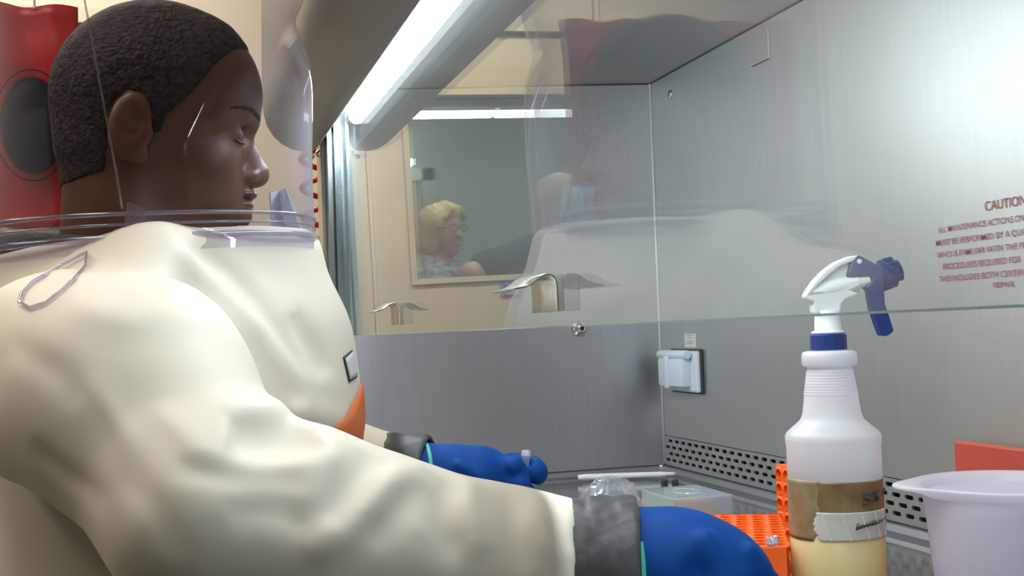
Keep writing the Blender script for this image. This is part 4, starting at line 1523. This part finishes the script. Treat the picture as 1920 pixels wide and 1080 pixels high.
nz.tube([p0_, p0_ + dn * .03, p0_ + dn * .55, p0_ + dn * .56], [.013, .0148, .0142, .010], 24)
nz.tube([p0_ + dn * .5, p0_ + dn * .95, p1_], [.0098, .0102, .008], 24)
nz.move(RB)
o = auto(nz.build('nozzle', 'cap_blue'))
o.parent = bo
rg = MB()
for i in range(20):
    a = 2 * math.pi * i / 20
    s_ = Vector((0, math.cos(a), math.sin(a)))
    rg.tube([p0_ + dn * .05 + s_ * .0146, p0_ + dn * .52 + s_ * .0142], .0009, 5)
rg.move(RB)
o = rg.build('nozzle_ribs', 'cap_blue')
o.parent = bo
pv = MB().lathe([(.0022, -.0086), (.0022, .0086)], (bq(648, 155)[0], 0, bq(648, 155)[1]), 16, 'y')
pv.move(RB)
o = pv.build('pivot_pin', 'white_plastic')
o.parent = bo


def bottle_xy(px, py, r):
    """place on the bottle's wall: px, py in sketch pixels of the label; returns a local point"""
    h = (1118 - py) / 2000.0
    x = (px - 1568.5 - (py - 1000) * .036) / 2000.0
    a = math.asin(max(-.999, min(.999, x / .0432)))
    p = Vector((r * math.sin(a), -r * math.cos(a), h))
    return RL @ p


def band(name, left, right, top, bot, r, mat, n=48, thick=.0005):
    """strip of tape round the bottle; left/right give the angle of its ends at each height"""
    vs_, fs_ = [], []
    K = 16
    for j in range(K + 1):
        h = bot + (top - bot) * j / K
        a0, a1 = left(j / K), right(j / K)
        for i in range(n + 1):
            a = a0 + (a1 - a0) * i / n
            vs_.append((RL @ Vector((r * math.sin(a), -r * math.cos(a), h)))[:])
    for j in range(K):
        for i in range(n):
            k = j * (n + 1) + i
            fs_.append((k, k + 1, k + n + 2, k + n + 1))
    ob_ = link(name, vs_, fs_, mat, None, True)
    md_ = ob_.modifiers.new('thickness', 'SOLIDIFY')
    md_.thickness = thick
    ob_.parent = bo
    return ob_


jag = [random.uniform(-1, 1) for _ in range(20)]
j1 = lambda t: jag[int(t * 16)] * .05
bt1 = band('brown_tape', lambda t: -3.3, lambda t: -.36 + .35 * max(0, .3 - t) * -1 + j1(t), .1125, .0580, .0439, 'brown_tape')
bt2 = band('brown_tape', lambda t: -.45, lambda t: 2.3, .1115, .0835, .0436, 'brown_gloss')
bt3 = band('pale_tape', lambda t: -.36 - .12 * math.sin(math.pi * t) + j1(1 - t), lambda t: 2.2, .0845, .0590, .0444, 'pale_tape')
for k, a0 in enumerate((-.28, .12, .52, .85, 1.15)):
    sb = MB()
    pts = []
    for j in range(7):
        t_ = j / 6
        a = a0 + .16 * t_
        h = .0842 - .0248 * t_
        pts.append(RL @ Vector((.0448 * math.sin(a), -.0448 * math.cos(a), h)))
    sb.tube(pts, .0007, 5)
    o = sb.build('tape_crease', 'pale_stripe')
    o.parent = bt3


def scribble(name, strokes, r, w, mat, parent):
    mb = MB()
    for st in strokes:
        mb.tube([bottle_xy(1460 + x / 4.174, 840 + y / 4.174, r) for x, y in st], w, 6)
    ob_ = mb.build(name, mat)
    ob_.parent = parent
    return ob_


scribble('handwriting', [[(690, 328), (645, 332), (640, 358), (668, 358), (686, 372), (682, 392), (662, 402), (638, 398)],
                         [(712, 312), (702, 322), (706, 342), (720, 340), (724, 322), (712, 312)], [(752, 305), (728, 345), (706, 392)],
                         [(742, 352), (732, 362), (734, 382), (746, 384), (752, 368), (742, 352)],
                         [(778, 360), (782, 318), (792, 345), (800, 315), (803, 355)]], .0442, .0007, 'ink', bt2)
scribble('handwriting', [[(582, 580), (592, 540), (602, 535), (612, 578)], [(585, 565), (615, 558)], [(618, 545), (625, 572), (634, 548), (642, 570), (650, 540)], [(655, 535), (658, 568), (672, 566)],
                         [(682, 530), (680, 562)], [(690, 530), (708, 528), (696, 562)], [(712, 560), (722, 525), (734, 555)], [(740, 522), (742, 552)], [(748, 550), (752, 530), (760, 548), (766, 528), (772, 546)],
                         [(780, 542), (786, 525), (792, 540), (798, 522)]], .0450, .00035, 'ink', bt3)
scribble('strike_through', [[(584, 578), (620, 564), (660, 553), (700, 550), (745, 548)], [(586, 574), (640, 556), (720, 550)]], .0450, .0009, 'ink', bt3)

# white tub
TC = Vector((.677, .853, FZ))
tu = thing('plastic_tub', 'white translucent plastic tub with a wide pouring rim', 'tub', TC)
hT = .1145
tpf = [(.058, .0), (.0605, .002), (.0685, hT - .022), (.0690, hT - .021), (.0700, hT - .012), (.0700, hT - .006)]
inn = [(.0680, hT - .006), (.0672, hT - .020), (.0588, .004), (.0005, .004)]
o = MB().lathe(tpf + inn, (0, 0, 0), 72).build('tub_body', 'tub', None, True)
o.parent = tu
sp = HA + math.pi


def spout(a, j):
    d_ = math.atan2(math.sin(a - sp), math.cos(a - sp))
    return 1 + (.27 * math.exp(-(d_ / .36) ** 2) if j in (2, 3, 4) else (.05 * math.exp(-(d_ / .4) ** 2) if j in (1, 5) else 0))


rim = MB().lathe([(.0698, hT - .009), (.0722, hT - .006), (.0768, hT - .001), (.0775, hT + .0004), (.0766, hT + .0016), (.0716, hT - .0005), (.0690, hT - .003), (.0668, hT - .0075), (.0655, hT - .0075)], (0, 0, 0), 96, 'z', spout)
o = rim.build('pouring_rim', 'tub', None, True)
o.parent = tu

# clear lidded box with pale contents
bx = thing('clear_box', 'clear plastic lidded box with pale yellow contents behind the blue glove', 'box', (.597, 1.342, FZ))
cb = MB()
X0, X1, Y0, Y1, ZA, ZB = .558, .634, 1.292, 1.392, FZ + .001, 1.046
tw = .0018
cb.box(X0, X0 + tw, Y0, Y1, ZA, ZB - tw).box(X1 - tw, X1, Y0, Y1, ZA, ZB - tw).box(X0 + tw, X1 - tw, Y0, Y0 + tw, ZA, ZB - tw).box(X0 + tw, X1 - tw, Y1 - tw, Y1, ZA, ZB - tw)
under(bx, cb.build('box_wall', 'box_clear'))
lidm = MB().bevbox(X0 - .0004, X1 + .0004, Y0 - .0004, Y1 + .0004, ZB - tw, ZB, .0006)
ld = under(bx, lidm.build('lid', 'box_clear'))
rr = [(.598 + .016 * math.cos(2 * math.pi * i / 32), 1.345 + .024 * math.sin(2 * math.pi * i / 32), ZB + .0003) for i in range(33)]
mk = under(bx, MB().tube(rr, .0005, 5, False).build('moulded_ring', 'box_clear'))
under(bx, MB().bevbox(X0 + .003, X1 - .022, Y0 + .003, Y1 - .006, ZA, 1.0430, .003).build('contents', 'box_fill'))
under(bx, MB().bevbox(X0 + .0025, X1 - .003, Y0 + .0025, Y1 - .003, ZA, 1.012, .002).build('blue_insert', 'cap_blue'))

# crumpled clear bag
v, f = [], []
NU, NV = 36, 16
for j in range(NV + 1):
    ph = math.pi / 2 * j / NV
    for i in range(NU):
        a = 2 * math.pi * i / NU
        k = 1 + .16 * math.sin(5 * a + 2 * j * .4) * math.cos(ph) + .10 * math.sin(9 * a + j) + random.uniform(-.07, .07)
        v.append((.492 + .046 * k * math.cos(a) * math.cos(ph), 1.33 + .045 * k * math.sin(a) * math.cos(ph), FZ + .001 + .080 * math.sin(ph) * (1 + .10 * math.sin(4 * a + j * .8) * math.cos(ph))))
for j in range(NV):
    for i in range(NU):
        f.append((j * NU + i, j * NU + (i + 1) % NU, (j + 1) * NU + (i + 1) % NU, (j + 1) * NU + i))
bg = link('plastic_bag', v, f, 'bag', None, False)
tag(bg, 'crumpled clear plastic bag lying between the taped cuff and the clear box', 'bag')

# white graduated pipette near the corner
P0, P1 = Vector((.640, 1.880, 1.0018)), Vector((.800, 1.838, 1.0018))
dd = (P1 - P0)
pp = thing('pipette', 'long white graduated plastic pipette lying in the tray corner', 'pipette', P0)
pb = MB().tube([P0, P0 + dd * .05, P0 + dd * .84, P0 + dd * .90, P0 + dd * .97, P1], [.004, .0045, .0045, .0032, .0030, .0014], 14)
under(pp, pb.build('barrel', 'white_plastic', None, True))
sl_ = Vector((-dd.y, dd.x, 0)).normalized()
gr = MB()
for i in range(26):
    c = P0 + dd * (.18 + i * .022)
    for s in range(3):
        a0 = math.radians(200 + s * 24)
        a1 = math.radians(200 + (s + 1) * 24)
        gr.tube([c + sl_ * .0046 * math.cos(a0) * -1 + Vector((0, 0, -.0046 * math.sin(a0))), c + sl_ * .0046 * math.cos(a1) * -1 + Vector((0, 0, -.0046 * math.sin(a1)))], .0003, 4)
o = gr.build('graduation', 'ink')
o['kind'] = 'stuff'
under(pp, o)
P2, P3 = Vector((.655, 1.900, 1.0005)), Vector((.770, 1.866, 1.0005))
sp_ = MB().tube([P2, P2 + (P3 - P2) * .9, P3], [.0035, .0035, .0015], 12)
tag(sp_.build('pipette', 'white_plastic', None, True), 'plain white pipette wrapper behind the graduated pipette', 'pipette')
# two small dark caps by the back corner
for k, (x, y, lb) in enumerate(((.760, 1.795, 'small dark cap in the tray corner, left of its twin'), (.776, 1.788, 'small dark cap in the tray corner, right of its twin'))):
    c = MB().lathe([(.0052, 0), (.0056, .001), (.0056, .006), (.0045, .0072), (.0005, .0072)], (x, y, FZ), 20)
    tag(c.build('dark_cap', 'rubber', None, True), lb, 'stopper', 'caps in the tray corner')


# ================================================================== PEOPLE BEHIND THE DOOR WINDOW
def simple_head(P, c, s=1.0, yaw=0.0):
    """c: head centre; yaw turns the face (0 = towards +x)"""
    x, y, z = sub3(P, c)
    cs, sn = math.cos(-yaw), math.sin(-yaw)
    Q = [(x * cs - y * sn) / s, np.abs((x * sn + y * cs) / s), z / s]
    d = ell(Q, (-.005, 0, .03), (.092, .074, .085))
    d = smin(d, ell(Q, (.03, 0, -.03), (.055, .058, .075)), .03)
    d = smin(d, ell(Q, (.055, 0, -.090), (.022, .026, .020)), .025)
    d = smin(d, ell(Q, (.045, .034, -.035), (.030, .026, .028)), .02)
    d = smin(d, cap(Q, (.086, 0, .01), (.098, 0, -.030), .008, .013), .012)
    d = smax(d, -ell(Q, (.096, .03, .008), (.018, .016, .010)), .01)
    d = smin(d, ell(Q, (.078, 0, -.062), (.014, .022, .008)), .008)
    d = smin(d, cap(Q, (-.02, 0, -.05), (-.03, 0, -.19), .052, .055), .03)
    e = ell(Q, (-.01, .075, -.005), (.018, .009, .032))
    d = smin(d, e, .006)
    return d * s


wc = np.array((-.585, 4.9, 1.668))
WYAW = math.radians(180 + 57)
wo = thing('person', 'blond person with glasses and a patterned grey blouse behind the door window', 'person', (wc[0], wc[1], 0))


def woman_sd(P):
    d = simple_head(P, wc, 1.0, WYAW)
    b = ell(P, (wc[0] + .06, wc[1] + .02, 1.30), (.19, .15, .26))
    return smin(d, b, .04)


surface('body', woman_sd, (-.86, 4.68, 1.02), (-.33, 5.12, 1.82), .006, 'woman_skin', wo)


def blouse_sd(P):
    b = ell(P, (wc[0] + .06, wc[1] + .02, 1.29), (.215, .165, .285))
    b = smin(b, cap(P, (wc[0] + .20, wc[1] - .02, 1.47), (wc[0] + .24, wc[1] - .10, 1.15), .07, .06), .05)
    b = smin(b, cap(P, (wc[0] - .08, wc[1] + .06, 1.47), (wc[0] - .16, wc[1] - .02, 1.15), .07, .06), .05)
    v_ = cap(P, (wc[0] - .035, wc[1] - .10, 1.60), (wc[0] - .09, wc[1] - .17, 1.38), .07, .02)
    return smax(np.maximum(b, .96 - P[2]), -v_, .01) - .003 * waves(P, 8, 40, 7)


surface('blouse', blouse_sd, (-.90, 4.62, .93), (-.24, 5.16, 1.62), .008, 'blouse', wo)
surface('skirt', lambda P: np.maximum(ell(P, (wc[0] + .06, wc[1] + .02, .55), (.23, .18, .60)), -P[2] + .001), (-.82, 4.68, -.03), (-.24, 5.16, 1.18), .012, 'navy', wo)


def whair_sd(P):
    x, y, z = sub3(P, wc)
    cs, sn = math.cos(-WYAW), math.sin(-WYAW)
    Q = [x * cs - y * sn, np.abs(x * sn + y * cs), z]
    d = ell(Q, (-.018, 0, .028), (.108, .100, .096))
    d = smin(d, ell(Q, (-.045, .03, -.04), (.075, .075, .085)), .03)
    d = smax(d, -ell(Q, (.118, 0, -.040), (.108, .070, .088)), .012)
    d = smin(d, chain(Q, [(.02, .0, .112), (.080, .025, .082), (.080, .060, .050)], [.02, .018, .010], .01), .02)
    return d - .006 * waves(P, 14, 90, 9, True, (1, 1, .4))


surface('hair', whair_sd, (-.76, 4.75, 1.52), (-.44, 5.06, 1.83), .005, 'blond', wo)
gm = MB()
fx = Vector((math.cos(WYAW), math.sin(WYAW), 0))
sx_ = Vector((-math.sin(WYAW), math.cos(WYAW), 0))
for s in (-1, 1):
    c = Vector(wc) + fx * .098 + sx_ * (.031 * s) + Vector((0, 0, .004))
    gm.tube([c + sx_ * (.024 * math.cos(a)) + Vector((0, 0, .015 * math.sin(a))) - fx * .008 * abs(math.cos(a) * .5 + s * 0) for a in [2 * math.pi * i / 20 for i in range(21)]], .0022, 6, False)
    gm.tube([c + sx_ * (.024 * s), c + sx_ * (.046 * s) - fx * .03, c + sx_ * (.048 * s) - fx * .10], .0024, 6)
gm.tube([Vector(wc) + fx * .100 + sx_ * .008 + Vector((0, 0, .006)), Vector(wc) + fx * .100 - sx_ * .008 + Vector((0, 0, .006))], .002, 6)
under(wo, gm.build('glasses', 'dark', None, True))

pc = np.array((-.915, 4.32, 1.69))
PYAW = math.radians(75)
p2 = thing('person', 'person with long blond hair in a dark short-sleeved shirt, seen from behind', 'person', (pc[0], pc[1], 0))


def p2_sd(P):
    d = simple_head(P, pc, 1.0, PYAW)
    d = smin(d, ell(P, (pc[0] - .03, pc[1], 1.28), (.18, .12, .26)), .04)
    d = smin(d, chain(P, [(pc[0] + .14, pc[1] - .0, 1.50), (pc[0] + .365, pc[1] - .03, 1.435), (pc[0] + .45, pc[1] + .10, 1.33)], [.06, .056, .040], .02), .02)
    d = smin(d, chain(P, [(pc[0] - .19, pc[1], 1.46), (pc[0] - .27, pc[1], 1.20), (pc[0] - .20, pc[1] + .2, 1.1)], [.06, .05, .038], .02), .02)
    return d


surface('body', p2_sd, (-1.30, 4.10, 1.00), (-.33, 4.62, 1.84), .008, 'woman_skin', p2)


def shirt_sd(P):
    d = ell(P, (pc[0] - .03, pc[1], 1.26), (.215, .150, .30))
    d = smin(d, chain(P, [(pc[0] - .02, pc[1], 1.54), (pc[0] + .12, pc[1], 1.515), (pc[0] + .305, pc[1] - .02, 1.462)], [.07, .072, .074], .02), .03)
    d = smin(d, chain(P, [(pc[0] - .04, pc[1], 1.52), (pc[0] - .19, pc[1], 1.47), (pc[0] - .25, pc[1], 1.32)], [.07, .075, .068], .02), .03)
    return np.maximum(np.maximum(d - .004 * waves(P, 17, 45, 7), .96 - P[2]), (P[0] - (pc[0] + .335)) * .85 - (P[2] - 1.47) * .5)


surface('shirt', shirt_sd, (-1.30, 4.10, .93), (-.50, 4.54, 1.64), .008, 'navy', p2)
surface('trousers', lambda P: np.maximum(ell(P, (pc[0] - .03, pc[1], .55), (.20, .15, .60)), -P[2] + .001), (-1.16, 4.12, -.03), (-.66, 4.52, 1.18), .012, 'dark', p2)


def p2hair_sd(P):
    d = ell(P, (pc[0], pc[1] - .02, 1.725), (.100, .115, .098))
    d = smin(d, chain(P, [(pc[0], pc[1] - .05, 1.72), (pc[0] + .0, pc[1] - .10, 1.60), (pc[0] + .0, pc[1] - .14, 1.47)], [.095, .075, .04], .03), .03)
    return d - .006 * waves(P, 19, 80, 9, True, (1, 1, .2))


surface('hair', p2hair_sd, (-1.05, 4.08, 1.40), (-.78, 4.46, 1.86), .006, 'blond', p2)
